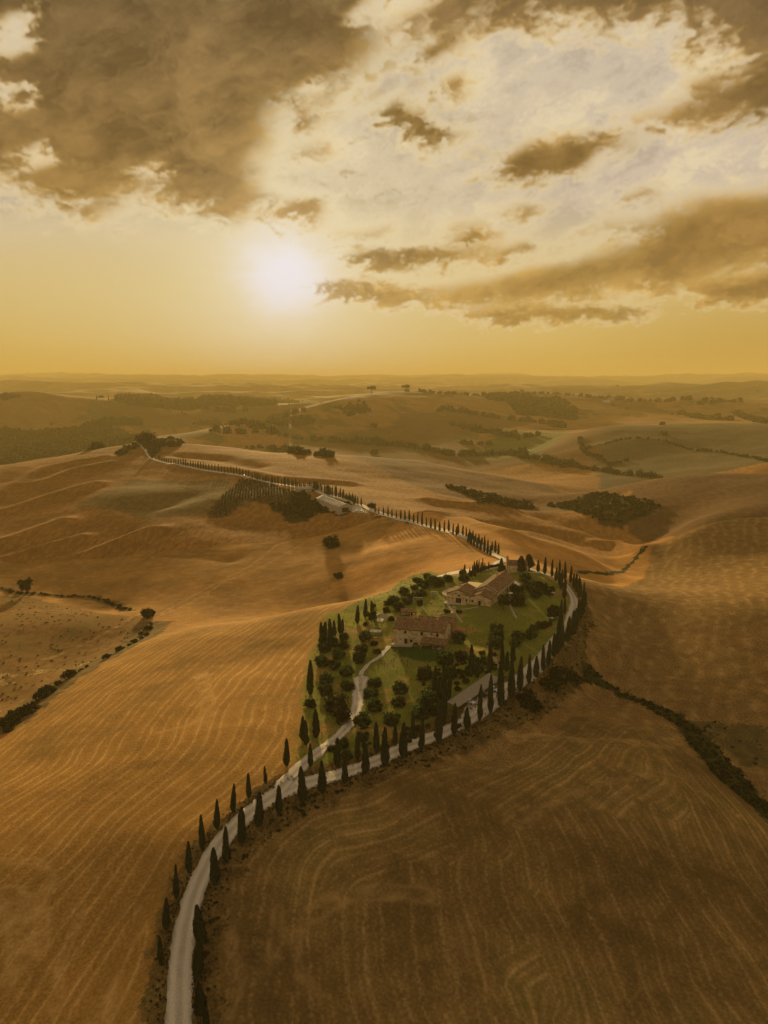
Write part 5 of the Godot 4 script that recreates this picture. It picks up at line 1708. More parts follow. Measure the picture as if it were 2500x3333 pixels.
func build_barn_house() -> void:
	var at := on_ground(30.3, 354.8)
	at.y = ground(42.0, 352.0) - 0.2
	var r := thing("barn_farmhouse", "low stone farmhouse with a long barn wing and rusty red roofs", "farmhouse", at, deg_to_rad(-25.0))
	block(r, 0.0, 11.6, -13.0, 0.0, 4.2, 6.6, "z", mats.stone, {"front": [["window", 0.9, 1.9, 0.6, 0.7], ["window", 5.6, 3.3, 1.2, 1.5], ["door", 4.6, 0.1, 2.8, 2.5], ["window", 9.6, 1.4, 0.9, 1.2]], "left": [["window", 5.0, 1.5, 1.0, 1.2]]}, 0.45)
	block(r, 11.65, 22.0, -9.0, 0.0, 3.7, 5.7, "z", mats.stone, {"front": [["door", 4.2, 0.1, 1.3, 2.4], ["window", 0.9, 1.4, 0.9, 1.1]], "right": [["window", 3.5, 1.3, 1.2, 1.3]]}, 0.4)
	var holes: Array = []
	for k in 9:
		holes.append(["door" if k % 2 == 1 else "window", 1.5 + k * 3.3, 0.3 if k % 2 == 1 else 1.2, 1.6, 2.6 if k % 2 == 1 else 1.6])
	block(r, 11.4, 22.3, -41.0, -9.05, 4.9, 7.6, "z", mats.stone, {"right": holes}, 0.5)
	var s := Shape.new()   # pale coping along the higher gable
	s.bar(Vector3(10.7, 5.15, -8.95), Vector3(16.85, 8.1, -8.95), 0.35, 0.3)
	s.bar(Vector3(16.85, 8.1, -8.95), Vector3(23.0, 5.15, -8.95), 0.35, 0.3)
	piece("gable_coping", s.mesh(), mats.trim_stone, r)
	chimney(r, Vector3(3.2, 5.6, -9.5), 1.5)
	chimney(r, Vector3(16.0, 7.2, -30.0), 1.5)
	pipe(r, Vector3(11.62, 0, 0.1), Vector3(11.62, 4.0, 0.1))
	pipe(r, Vector3(2.9, 0, 0.1), Vector3(2.9, 4.4, 0.1))
	s = Shape.new()   # paved walk along the front and the right side
	s.box(Vector3(11.5, -1.5, 1.2), Vector3(24.5, 1.56, 2.0))
	s.box(Vector3(24.0, -1.5, -18.0), Vector3(2.6, 1.55, 36.4))
	piece("paved_walk", s.mesh(), mats.trim_stone, r)
	s = Shape.new()   # half-round terrace behind the left block
	var c := Vector3(-0.2, 0.0, -17.5)
	for i in 16:
		var f := PI / 2 + PI * i / 16
		var g := PI / 2 + PI * (i + 1) / 16
		var p := c + Vector3(cos(f) * 8.0, 0, sin(f) * 9.0)
		var q := c + Vector3(cos(g) * 8.0, 0, sin(g) * 9.0)
		s.tri(c + Vector3(0, 0.15, 0), p + Vector3(0, 0.15, 0), q + Vector3(0, 0.15, 0), c - Vector3(0, 1, 0))
		s.quad(p + Vector3(0, 0.15, 0), q + Vector3(0, 0.15, 0), q - Vector3(0, 1.5, 0), p - Vector3(0, 1.5, 0), c)
	s.box(c + Vector3(5.0, -1.5, 0), Vector3(10.0, 1.648, 18.0))
	piece("terrace", s.mesh(), mats.plaster, r)
	var to := r.transform
	var pg := thing("canvas_pergola", "large white pergola with a cream canvas top behind the rear farmhouse", "pergola", to * Vector3(5.4, -0.2, -25.0), r.rotation.y)
	for q in [[-4, -4], [4, -4], [4, 4], [-4, 4]]:
		s = Shape.new()
		s.box(Vector3(q[0], 0, q[1]), Vector3(0.18, 3.0, 0.18))
		piece("post", s.mesh(), mats.white_paint, pg)
	for z in [-4.0, 4.0]:
		s = Shape.new()
		s.bar(Vector3(-4.3, 3.1, z), Vector3(4.3, 3.1, z), 0.16, 0.2)
		piece("beam", s.mesh(), mats.white_paint, pg)
	for k in 7:
		s = Shape.new()
		s.bar(Vector3(-4.0 + k * 1.333, 3.26, -4.5), Vector3(-4.0 + k * 1.333, 3.26, 5.2), 0.12, 0.12)
		piece("rafter", s.mesh(), mats.white_paint, pg)
	s = Shape.new()
	for k in 6:
		var x := -4.0 + k * 1.333
		s.hexa([Vector3(x, 3.34, -4.3), Vector3(x + 1.333, 3.34, -4.3), Vector3(x + 1.333, 3.34, 4.3), Vector3(x, 3.34, 4.3), Vector3(x, 3.38, -4.3), Vector3(x + 1.333, 3.38, -4.3), Vector3(x + 1.333, 3.38, 4.3), Vector3(x, 3.38, 4.3)])
	piece("canopy", s.mesh(), mats.canvas, pg)

func build_chapel() -> void:
	var at := on_ground(68.0, 404.0)
	at.y = ground(73.0, 404.0) - 0.1
	var r := thing("chapel", "small plain chapel with a brick bell gable beside the bend", "chapel", at, deg_to_rad(2.0))
	block(r, 0.0, 10.5, -6.2, 0.0, 4.3, 6.0, "x", mats.stone, {"front": [["window", 7.4, 2.2, 0.6, 1.0]], "left": [["door", 2.4, 0.1, 1.4, 2.6]]}, 0.35)
	var s := Shape.new()   # bell gable: two piers, a lintel, a little pediment over the opening
	for z in [-4.3, -1.9]:
		s.box(Vector3(-0.1, -1.4, z), Vector3(0.7, 9.2, 0.8))
	s.box(Vector3(-0.1, -1.4, -3.1), Vector3(0.68, 7.6, 1.6))
	s.box(Vector3(-0.1, 7.603, -3.1), Vector3(0.72, 0.5, 3.2))
	piece("bell_gable", s.mesh(), mats.brick, r)
	s = Shape.new()
	s.hexa([Vector3(-0.5, 8.1, -4.8), Vector3(0.3, 8.1, -4.8), Vector3(0.3, 8.1, -1.4), Vector3(-0.5, 8.1, -1.4), Vector3(-0.5, 8.9, -3.2), Vector3(0.3, 8.9, -3.2), Vector3(0.3, 8.9, -3.0), Vector3(-0.5, 8.9, -3.0)])
	piece("pediment", s.mesh(), mats.terracotta, r)
	s = Shape.new()
	s.cone(Vector3(-0.1, 6.5, -3.1), Vector3(-0.1, 7.2, -3.1), 0.42, 0.2, 10)
	s.cone(Vector3(-0.1, 7.2, -3.1), Vector3(-0.1, 7.6, -3.1), 0.05, 0.05, 6)
	piece("bell", s.mesh(), mats.iron, r)
	s = Shape.new()
	for x in [0.0, 10.3]:
		s.box(Vector3(x + 0.1, -1.4, 0.25), Vector3(0.9, 5.0, 0.5))
	piece("buttress", s.mesh(), mats.stone, r)
	var w := thing("stone_wall", "low rubble wall running out from the chapel corner", "wall", at + Vector3(11.0, 0, 0.5), 0.4)
	s = Shape.new()
	s.bar(Vector3(0, -0.2, 0), Vector3(6.0, -0.6, 1.6), 0.5, 1.6)
	piece("wall_body", s.mesh(), mats.stone, w)

func car(label: String, at: Vector3, turn: float, m: Material, group := "") -> Node3D:
	var t := thing("parked_car", label, "car", at, turn, group)
	var s := Shape.new()
	s.hexa([Vector3(-2.1, 0.3, -0.85), Vector3(2.1, 0.3, -0.85), Vector3(2.1, 0.3, 0.85), Vector3(-2.1, 0.3, 0.85), Vector3(-2.1, 0.85, -0.8), Vector3(2.0, 0.75, -0.8), Vector3(2.0, 0.75, 0.8), Vector3(-2.1, 0.85, 0.8)])
	s.hexa([Vector3(-1.9, 0.87, -0.78), Vector3(1.0, 0.82, -0.78), Vector3(1.0, 0.82, 0.78), Vector3(-1.9, 0.87, 0.78), Vector3(-1.6, 1.48, -0.62), Vector3(0.3, 1.5, -0.62), Vector3(0.3, 1.5, 0.62), Vector3(-1.6, 1.48, 0.62)])
	piece("body", s.mesh(), m, t)
	for k in [-1, 1]:
		s = Shape.new()
		s.hexa([Vector3(-1.6, 0.95, k * 0.70), Vector3(0.75, 0.95, k * 0.70), Vector3(0.75, 0.95, k * 0.79), Vector3(-1.6, 0.95, k * 0.79), Vector3(-1.45, 1.38, k * 0.60), Vector3(0.3, 1.38, k * 0.60), Vector3(0.3, 1.38, k * 0.68), Vector3(-1.45, 1.38, k * 0.68)])
		piece("side_window", s.mesh(), mats.window_glass, t)
	s = Shape.new()
	s.hexa([Vector3(0.95, 0.9, -0.66), Vector3(1.0, 0.9, -0.66), Vector3(1.0, 0.9, 0.66), Vector3(0.95, 0.9, 0.66), Vector3(0.35, 1.42, -0.54), Vector3(0.42, 1.42, -0.54), Vector3(0.42, 1.42, 0.54), Vector3(0.35, 1.42, 0.54)])
	piece("windscreen", s.mesh(), mats.window_glass, t)
	for q in [[-1.3, -0.8], [1.3, -0.8], [-1.3, 0.8], [1.3, 0.8]]:
		s = Shape.new()
		s.cone(Vector3(q[0], 0.33, q[1] - 0.1), Vector3(q[0], 0.33, q[1] + 0.1), 0.33, 0.33, 10)
		piece("wheel", s.mesh(), mats.tyre, t)
	return t

func build_carport() -> void:
	# a long sloping reed roof on timber posts above the parked cars
	var a := Vector3(21.3, 4.0, -241.2)
	var b := Vector3(24.9, 3.4, -239.5)
	var c := Vector3(42.2, 4.4, -261.2)
	var d := Vector3(38.3, 5.0, -262.3)
	a.y = ground(21.3, 241.2) + 3.1
	b.y = ground(24.9, 239.5) + 2.3
	c.y = ground(42.2, 261.2) + 2.3
	d.y = ground(38.3, 262.3) + 3.0
	var r := thing("carport", "long carport with a sloping grey reed roof on timber posts", "carport", Vector3(31.6, ground(31.6, 251.0), -251.0))
	var o := r.position
	var s := Shape.new()
	s.hexa([a - o, b - o, c - o, d - o, a - o + Vector3(0, 0.14, 0), b - o + Vector3(0, 0.14, 0), c - o + Vector3(0, 0.14, 0), d - o + Vector3(0, 0.14, 0)])
	var roof := piece("roof", s.mesh(), mats.reed, r)
	for k in 24:   # reed mats laid side by side
		var f := (k + 0.04) / 24.0
		var g := (k + 0.96) / 24.0
		var up := Vector3(0, rng.randf_range(0.15, 0.19), 0)
		var q := Shape.new()
		var p0 := a.lerp(d, f) - o
		var p1 := b.lerp(c, f) - o
		var p2 := b.lerp(c, g) - o
		var p3 := a.lerp(d, g) - o
		q.hexa([p0 + Vector3(0, 0.143, 0), p1 + Vector3(0, 0.143, 0), p2 + Vector3(0, 0.143, 0), p3 + Vector3(0, 0.143, 0), p0 + up, p1 + up, p2 + up, p3 + up])
		piece("reed_mat", q.mesh(), mats.reed, roof)
	for k in 7:
		var f := 0.03 + 0.94 * k / 6.0
		for e in [[a, d], [b, c]]:
			var p: Vector3 = e[0].lerp(e[1], f).lerp((a + b + c + d) / 4, 0.03)
			s = Shape.new()
			s.cone(Vector3(p.x, ground(p.x, -p.z) - 0.3, p.z) - o, p - o + Vector3(0, -0.02, 0), 0.1, 0.09, 6)
			piece("post", s.mesh(), mats.timber, r)
		s = Shape.new()
		s.bar(a.lerp(d, f) - o - Vector3(0, 0.1, 0), b.lerp(c, f) - o - Vector3(0, 0.1, 0), 0.12, 0.16)
		piece("rafter", s.mesh(), mats.timber, r)
	var turn := atan2(-(c.z - b.z), c.x - b.x) + PI / 2
	car("white car parked under the near end of the reed-roofed carport", on_ground(29.2, 245.3, 0.12), turn + PI, mats.car_white)
	car("black car parked under the middle of the reed-roofed carport", on_ground(34.6, 251.2, 0.12), turn + PI, mats.car_dark)
	car("pale car parked under the far end of the reed-roofed carport", on_ground(38.9, 256.2, 0.12), turn + PI, mats.car_white)
	car("dark car parked alone on the patch beside the right-hand bend", on_ground(76.4, 330.5, 0.15), 0.7, mats.car_dark)

func posts_and_top(called: String, label: String, category: String, at: Vector3, turn: float, sx: float, sz: float, h: float, tilt: float, m: Material) -> Node3D:
	var t := thing(called, label, category, at, turn)
	for q in [[-1, -1], [1, -1], [1, 1], [-1, 1]]:
		var s := Shape.new()
		s.box(Vector3(q[0] * (sx / 2 - 0.15), -0.6, q[1] * (sz / 2 - 0.15)), Vector3(0.14, h + 0.55 - q[1] * tilt, 0.14))
		piece("post", s.mesh(), mats.timber, t)
	var s := Shape.new()
	var p: Array = []
	for y in [0.0, 0.14]:
		for q in [[-1, -1], [1, -1], [1, 1], [-1, 1]]:
			p.append(Vector3(q[0] * sx / 2, h + y - q[1] * tilt, q[1] * sz / 2))
	s.hexa(p)
	piece("roof", s.mesh(), m, t)
	return t

func lounger(label: String, at: Vector3, turn: float) -> void:
	var t := thing("sun_lounger", label, "lounger", at, turn, "white sun loungers")
	var s := Shape.new()
	s.box(Vector3(0.3, 0.3, 0), Vector3(1.3, 0.1, 0.65))
	piece("bed", s.mesh(), mats.white_paint, t)
	s = Shape.new()
	s.bar(Vector3(-0.36, 0.36, 0), Vector3(-0.85, 0.8, 0), 0.65, 0.08)
	piece("backrest", s.mesh(), mats.white_paint, t)
	for q in [[-0.3, -0.28], [0.9, -0.28], [0.9, 0.28], [-0.3, 0.28]]:
		s = Shape.new()
		s.box(Vector3(q[0], 0, q[1]), Vector3(0.06, 0.298, 0.06))
		piece("leg", s.mesh(), mats.white_paint, t)

func build_garden_things() -> void:
	var t: Node3D
	var s: Shape
	t = posts_and_top("roofed_table_shelter", "small shelter with an orange tiled top beside the farmhouse's right end", "shelter", on_ground(33.4, 315.5), deg_to_rad(-12), 4.4, 3.2, 2.3, 0.2, mats.terracotta)
	table_set(t.position + Vector3(0, 0.05, 0.3), t.rotation.y, "white garden table under the orange topped shelter")
	t = thing("tiled_shed", "open tiled shed standing behind the front farmhouse", "shed", on_ground(10.4, 342.5), deg_to_rad(-8))
	slope(t, Vector3(-2.6, 2.1, 1.8), Vector3(2.6, 2.1, 1.8), Vector3(2.6, 2.9, -1.8), Vector3(-2.6, 2.9, -1.8))
	s = Shape.new()
	s.box(Vector3(0, -0.6, -1.5), Vector3(4.6, 3.3, 0.25))
	s.box(Vector3(2.1, -0.6, 0.1), Vector3(0.25, 2.95, 2.9))
	piece("wall", s.mesh(), mats.stone, t)
	for x in [-2.3, 0.0]:
		s = Shape.new()
		s.box(Vector3(x, -0.6, 1.5), Vector3(0.16, 2.65, 0.16))
		piece("post", s.mesh(), mats.timber, t)
	t = posts_and_top("grey_shelter", "flat grey roofed shelter in the grass left of the farmhouse", "shelter", on_ground(-3.6, 317.5), deg_to_rad(-5), 4.8, 2.6, 2.1, 0.15, mats.sheet_metal)
	lounger("white sun lounger on the grass in front of the grey shelter", on_ground(-3.9, 314.6, 0.02), 0.3)
	t = thing("thatched_gazebo", "round gazebo with a brown thatched cone roof behind the front farmhouse", "gazebo", on_ground(-1.2, 338.6))
	for k in 6:
		s = Shape.new()
		s.cone(Vector3(cos(TAU * k / 6) * 2.2, -0.5, sin(TAU * k / 6) * 2.2), Vector3(cos(TAU * k / 6) * 2.2, 2.25, sin(TAU * k / 6) * 2.2), 0.09, 0.08, 6)
		piece("post", s.mesh(), mats.timber, t)
	s = Shape.new()
	s.cone(Vector3(0, 2.1, 0), Vector3(0, 3.5, 0), 3.0, 0.15, 14)
	piece("roof", s.mesh(), mats.reed, t)
	s = Shape.new()
	s.cone(Vector3(0, -0.5, 0), Vector3(0, 0.08, 0), 2.6, 2.6, 14)
	piece("floor_slab", s.mesh(), mats.plaster, t)
	lounger("white sun lounger under the thatched gazebo", on_ground(-1.0, 337.2, 0.12), 0.5)
	lounger("white sun lounger on the paving to the right of the thatched gazebo", on_ground(1.5, 336.6, 0.05), 1.0)
	# football goal
	t = thing("football_goal", "white football goal with a net on the lawn", "goal", on_ground(25.4, 371.6), deg_to_rad(-4))
	s = Shape.new()
	for x in [-1.7, 1.7]:
		s.bar(Vector3(x, -0.2, 0), Vector3(x, 2.35, 0), 0.16)
		s.bar(Vector3(x, 2.3, 0), Vector3(x, 0.0, -1.2), 0.08)
	s.bar(Vector3(-1.78, 2.3, 0), Vector3(1.78, 2.3, 0), 0.155)
	s.bar(Vector3(-1.7, 0.06, -1.2), Vector3(1.7, 0.06, -1.2), 0.1)
	piece("frame", s.mesh(), mats.white_paint, t)
	s = Shape.new()
	for k in 9:
		s.bar(Vector3(-1.6 + k * 0.4, 2.25, -0.04), Vector3(-1.6 + k * 0.4, 0.02, -1.17), 0.02)
		s.bar(Vector3(-1.65, 2.2 - k * 0.26, -0.06 - k * 0.137), Vector3(1.65, 2.2 - k * 0.26, -0.06 - k * 0.137), 0.02)
	piece("net", s.mesh(), mats.white_paint, t)
	# swing frame
	t = thing("swing_frame", "white playground swing frame with a red seat by the olive trees", "swing", on_ground(16.7, 362.6), deg_to_rad(-12))
	s = Shape.new()
	for x in [-2.2, 2.2]:
		s.bar(Vector3(x, -0.1, 0.8), Vector3(x, 2.5, 0), 0.1)
		s.bar(Vector3(x, -0.1, -0.8), Vector3(x, 2.5, 0), 0.1)
	s.bar(Vector3(-2.3, 2.5, 0), Vector3(2.3, 2.5, 0), 0.12)
	piece("frame", s.mesh(), mats.white_paint, t)
	for x in [-1.2, 0.8]:
		s = Shape.new()
		s.bar(Vector3(x - 0.25, 0.55, 0), Vector3(x - 0.25, 2.48, 0), 0.03)
		s.bar(Vector3(x + 0.25, 0.55, 0), Vector3(x + 0.25, 2.48, 0), 0.03)
		piece("chain", s.mesh(), mats.iron, t)
		s = Shape.new()
		s.box(Vector3(x, 0.5, 0), Vector3(0.55, 0.06, 0.25))
		piece("seat", s.mesh(), mats.red_plastic, t)
	t = thing("toy_slide", "small red toy slide on the lawn near the swing", "slide", on_ground(23.2, 356.5), 0.6)
	s = Shape.new()
	s.bar(Vector3(-0.6, 0.08, 0), Vector3(0.5, 0.95, 0), 0.5, 0.07)
	piece("chute", s.mesh(), mats.red_plastic, t)
	s = Shape.new()
	for z in [-0.22, 0.22]:
		s.bar(Vector3(0.9, 0, z), Vector3(0.5, 1.2, z), 0.07)
	for k in 3:
		s.bar(Vector3(0.84 - k * 0.1, 0.22 + k * 0.28, -0.22), Vector3(0.84 - k * 0.1, 0.22 + k * 0.28, 0.22), 0.05)
	piece("ladder", s.mesh(), mats.red_plastic, t)
	# stone well head where the paths meet
	t = thing("garden_well", "old stone well with a pillar where the garden paths cross", "well", on_ground(32.6, 340.2))
	s = Shape.new()
	s.cone(Vector3(0, -0.4, 0), Vector3(0, 0.12, 0), 2.1, 2.0, 12)
	piece("plinth", s.mesh(), mats.trim_stone, t)
	s = Shape.new()
	s.cone(Vector3(0, 0.12, 0), Vector3(0, 0.95, 0), 0.85, 0.75, 12)
	piece("well_ring", s.mesh(), mats.stone, t)
	s = Shape.new()
	for x in [-0.6, 0.6]:
		s.box(Vector3(x, 0.9, 0), Vector3(0.22, 1.3, 0.22))
	s.box(Vector3(0, 2.203, 0), Vector3(1.6, 0.22, 0.28))
	piece("well_frame", s.mesh(), mats.trim_stone, t)
	s = Shape.new()
	s.cone(Vector3(0, 2.42, 0), Vector3(0, 3.0, 0), 0.3, 0.08, 8)
	piece("finial", s.mesh(), mats.trim_stone, t)
	t = thing("lamp_post", "thin dark garden lamp post on the lawn below the farmhouse", "lamp post", on_ground(9.0, 277.0))
	s = Shape.new()
	s.cone(Vector3(0, -0.2, 0), Vector3(0, 2.6, 0), 0.06, 0.05, 6)
	piece("pole", s.mesh(), mats.iron, t)
	s = Shape.new()
	s.cone(Vector3(0, 2.6, 0), Vector3(0, 2.95, 0), 0.12, 0.2, 8)
	s.cone(Vector3(0, 2.953, 0), Vector3(0, 3.1, 0), 0.24, 0.03, 8)
	piece("lantern", s.mesh(), mats.iron, t)
	for q in [[62.5, 362.5, "white parasol open over the yard beside the rear farmhouse"], [84.5, 369.0, "white parasol open among the shrubs below the chapel"]]:
		t = thing("parasol", q[2], "parasol", on_ground(q[0], q[1]))
		s = Shape.new()
		s.cone(Vector3(0, 0, 0), Vector3(0, 2.4, 0), 0.04, 0.04, 6)
		piece("pole", s.mesh(), mats.timber, t)
		s = Shape.new()
		s.cone(Vector3(0, 2.2, 0), Vector3(0, 2.7, 0), 1.4, 0.05, 8)
		piece("canopy", s.mesh(), mats.white_paint, t)

func build_ridge_barns() -> void:
	var at := on_ground(-40.0, 664.0)
	at.y = ground(-34.0, 672.0) - 0.2
	var r := thing("metal_barn", "long farm barn with a pale metal roof on the ridge", "barn", at, deg_to_rad(24.0))
	block(r, 0.0, 13.0, -60.0, 0.0, 5.0, 7.4, "z", mats.plaster, {"front": [["door", 3.0, 0.0, 6.5, 4.2]], "right": [["door", 10.0, 0.0, 4.5, 3.8], ["door", 30.0, 0.0, 4.5, 3.8]]}, 0.8, mats.sheet_metal, -4.0)
	var s := Shape.new()   # standing seams of the sheets
	for k in 30:
		var z := 0.3 - k * 2.05
		s.bar(Vector3(-0.78, 5.06, z), Vector3(6.5, 7.66, z), 0.12, 0.12)
		s.bar(Vector3(13.78, 5.06, z), Vector3(6.5, 7.66, z), 0.12, 0.12)
	piece("roof_seams", s.mesh(), mats.sheet_metal, r)
	at = on_ground(-88.0, 770.0)
	r = thing("grey_barn", "smaller grey roofed barn among cypresses behind the metal barn", "barn", at, deg_to_rad(20.0))
	block(r, 0.0, 24.0, -13.0, 0.0, 4.2, 5.8, "x", mats.plaster, {"front": [["door", 4.0, 0.0, 3.5, 3.2], ["door", 14.0, 0.0, 3.5, 3.2]]}, 0.7, mats.sheet_metal, -4.0)
	car("white car parked in the yard in front of the metal barn", on_ground(-23.4, 660.2, 0.2), 0.3, mats.car_white)
	car("white car parked at the yard's edge nearer the ridge road", on_ground(-19.3, 655.2, 0.2), -0.4, mats.car_white)
	car("grey car parked on the verge of the ridge road", on_ground(18.7, 599.6, 0.1), -0.5, mats.car_grey)
	car("white car on the ridge road above the orchard", on_ground(-168.0, 911.4, 0.1), -0.5, mats.car_white)
	car("grey car standing below the ridge road at the orchard's top corner", on_ground(-199.0, 937.0, 0.1), -0.5, mats.car_grey)
	var t := thing("field_trailer", "rusty orange field trailer beside the ridge road junction", "trailer", on_ground(-5.4, 628.4), 0.4)
	s = Shape.new()
	s.box(Vector3(0, 0.7, 0), Vector3(4.5, 0.7, 2.0))
	piece("bed", s.mesh(), mats.terracotta, t)
	for q in [[-1.3, -0.95], [1.3, -0.95], [-1.3, 0.95], [1.3, 0.95]]:
		s = Shape.new()
		s.cone(Vector3(q[0], 0.42, q[1] - 0.12), Vector3(q[0], 0.42, q[1] + 0.12), 0.42, 0.42, 10)
		piece("wheel", s.mesh(), mats.tyre, t)
	s = Shape.new()
	s.bar(Vector3(2.2, 0.8, 0), Vector3(3.8, 0.5, 0), 0.14)
	piece("drawbar", s.mesh(), mats.iron, t)

func build_far_estate() -> void:
	var at := on_ground(-356.0, 1238.0)
	var r := thing("far_villa", "stone villa half hidden in trees at the ridge road's far end", "villa", at, deg_to_rad(-15.0))
	block(r, 0.0, 15.0, -10.0, 0.0, 6.2, 8.4, "x", mats.stone, {"front": [["window", 3.0, 3.8, 1.1, 1.5], ["window", 7.0, 3.8, 1.1, 1.5], ["window", 11.0, 3.8, 1.1, 1.5], ["door", 6.9, 0.1, 1.4, 2.4], ["window", 3.0, 1.0, 1.1, 1.4]]}, 0.5, null, -3.0)
	at = on_ground(-405.0, 1262.0)
	r = thing("far_annexe", "low pale annexe at the far estate's left edge", "house", at, deg_to_rad(10.0))
	block(r, 0.0, 14.0, -8.0, 0.0, 3.4, 5.0, "x", mats.plaster, {"front": [["door", 2.0, 0.1, 1.4, 2.2], ["window", 7.0, 1.0, 1.2, 1.3]]}, 0.4, null, -3.0)
	var k := 0
	for e in [[-134.0, 2712.0, 32.0, 12.0, 4.5, 0.05, "farm_shed", "long white farm shed near the hilltop umbrella pines"], [-50.0, 2530.0, 24.0, 9.0, 5.0, -0.1, "hill_farmhouse", "pale farmhouse low on the central hill below the grove"], [-95.0, 2530.0, 16.0, 9.0, 5.0, 0.2, "hill_cottage", "small pale cottage by the white track on the central hill"], [10.0, 2532.0, 22.0, 10.0, 4.5, 0.0, "hill_barn", "low pale barn at the right of the central hill's farm"],
			[885.0, 3088.0, 26.0, 10.0, 5.0, 0.0, "white_farm_shed", "long white shed below the trees of the right hilltop"], [925.0, 3150.0, 24.0, 14.0, 9.0, 0.1, "hilltop_villa", "big villa with red roof among trees on the right hilltop"]]:
		at = on_ground(e[0], e[1])
		r = thing(e[6], e[7], "house", at, e[5])
		block(r, 0.0, e[2], -e[3], 0.0, e[4], e[4] + 2.2, "x", mats.white_paint if k in [0, 4] else mats.plaster, {"front": [["door", e[2] * 0.4, 0.1, 2.2, 2.6], ["window", e[2] * 0.15, 1.4, 1.6, 1.8], ["window", e[2] * 0.75, 1.4, 1.6, 1.8]]}, 0.6, mats.white_paint if k in [0, 4] else mats.terracotta, -5.0)
		k += 1

# ------------------------------------------------------------------ trees

func cypress_mesh(seed_: int, sprays: int, core := true) -> Array:
	var r := RandomNumberGenerator.new()
	r.seed = seed_
	var s := Shape.new()
	var width := func(t: float) -> float: return pow(clampf((t + 0.004) / 0.22, 0.0, 1.0), 0.5) * pow(maxf(1.0 - t, 0.0), 0.5) * 1.1
	var lean := Vector2(r.randf_range(-0.3, 0.3), r.randf_range(-0.3, 0.3))
	var lumps: Array = []
	for k in 14:
		lumps.append([r.randf() * TAU, r.randf(), r.randf_range(-0.24, 0.26)])
	var rad := func(t: float, f: float) -> float:
		var w: float = width.call(t)
		for l in lumps:
			w *= 1.0 + l[2] * exp(-pow((t - l[1]) / 0.10, 2.0)) * maxf(0.0, cos(f - l[0]))
		return w
	if core:
		s.tint = Color(0.023, 0.034, 0.0135)
		var n := 9
		for j in 9:
			for i in n:
				var p: Array = []
				for q in [[j, i], [j, i + 1], [j + 1, i + 1], [j + 1, i]]:
					var t: float = q[0] / 9.0
					var f: float = TAU * q[1] / n
					var w: float = 0.8 * rad.call(t, f)
					p.append(Vector3(cos(f) * w + lean.x * t * t, 0.03 + t * 0.94, sin(f) * w + lean.y * t * t))
				s.quad(p[0], p[1], p[2], p[3], Vector3(lean.x * 0.2, 0.5, lean.y * 0.2))
	for k in sprays:
		var t := pow(r.randf(), 1.15)
		var f := r.randf() * TAU
		var w: float = rad.call(t, f) * r.randf_range(0.7, 1.2)
		var o := Vector3(cos(f), 0, sin(f))
		var p := o * w + Vector3(lean.x * t * t, 0.02 + t * 0.95, lean.y * t * t)
		# in tree units one step up is about eight radii
		var a := (o * 0.10 + Vector3(0, 0.030 + 0.01 * r.randf(), 0)) * r.randf_range(0.7, 1.3)
		var b := Vector3(-o.z, 0, o.x) * r.randf_range(0.10, 0.19) + o * r.randf_range(-0.05, 0.05)
		var k2 := r.randf_range(0.55, 1.5)
		s.tint = Color(0.023 * k2, 0.034 * k2, 0.0135 * k2)
		if r.randf() < 0.08:
			s.tint = Color(0.040, 0.047, 0.018)
		s.leaf(p, a, b, (o + Vector3(r.randf_range(-0.5, 0.5), r.randf_range(-0.1, 0.5), r.randf_range(-0.5, 0.5))).normalized())
	var trunk := Shape.new()
	trunk.cone(Vector3(0, -0.03, 0), Vector3(lean.x * 0.1, 0.35, lean.y * 0.1), 0.24, 0.12, 7)
	return [s.mesh(true), trunk.mesh()]

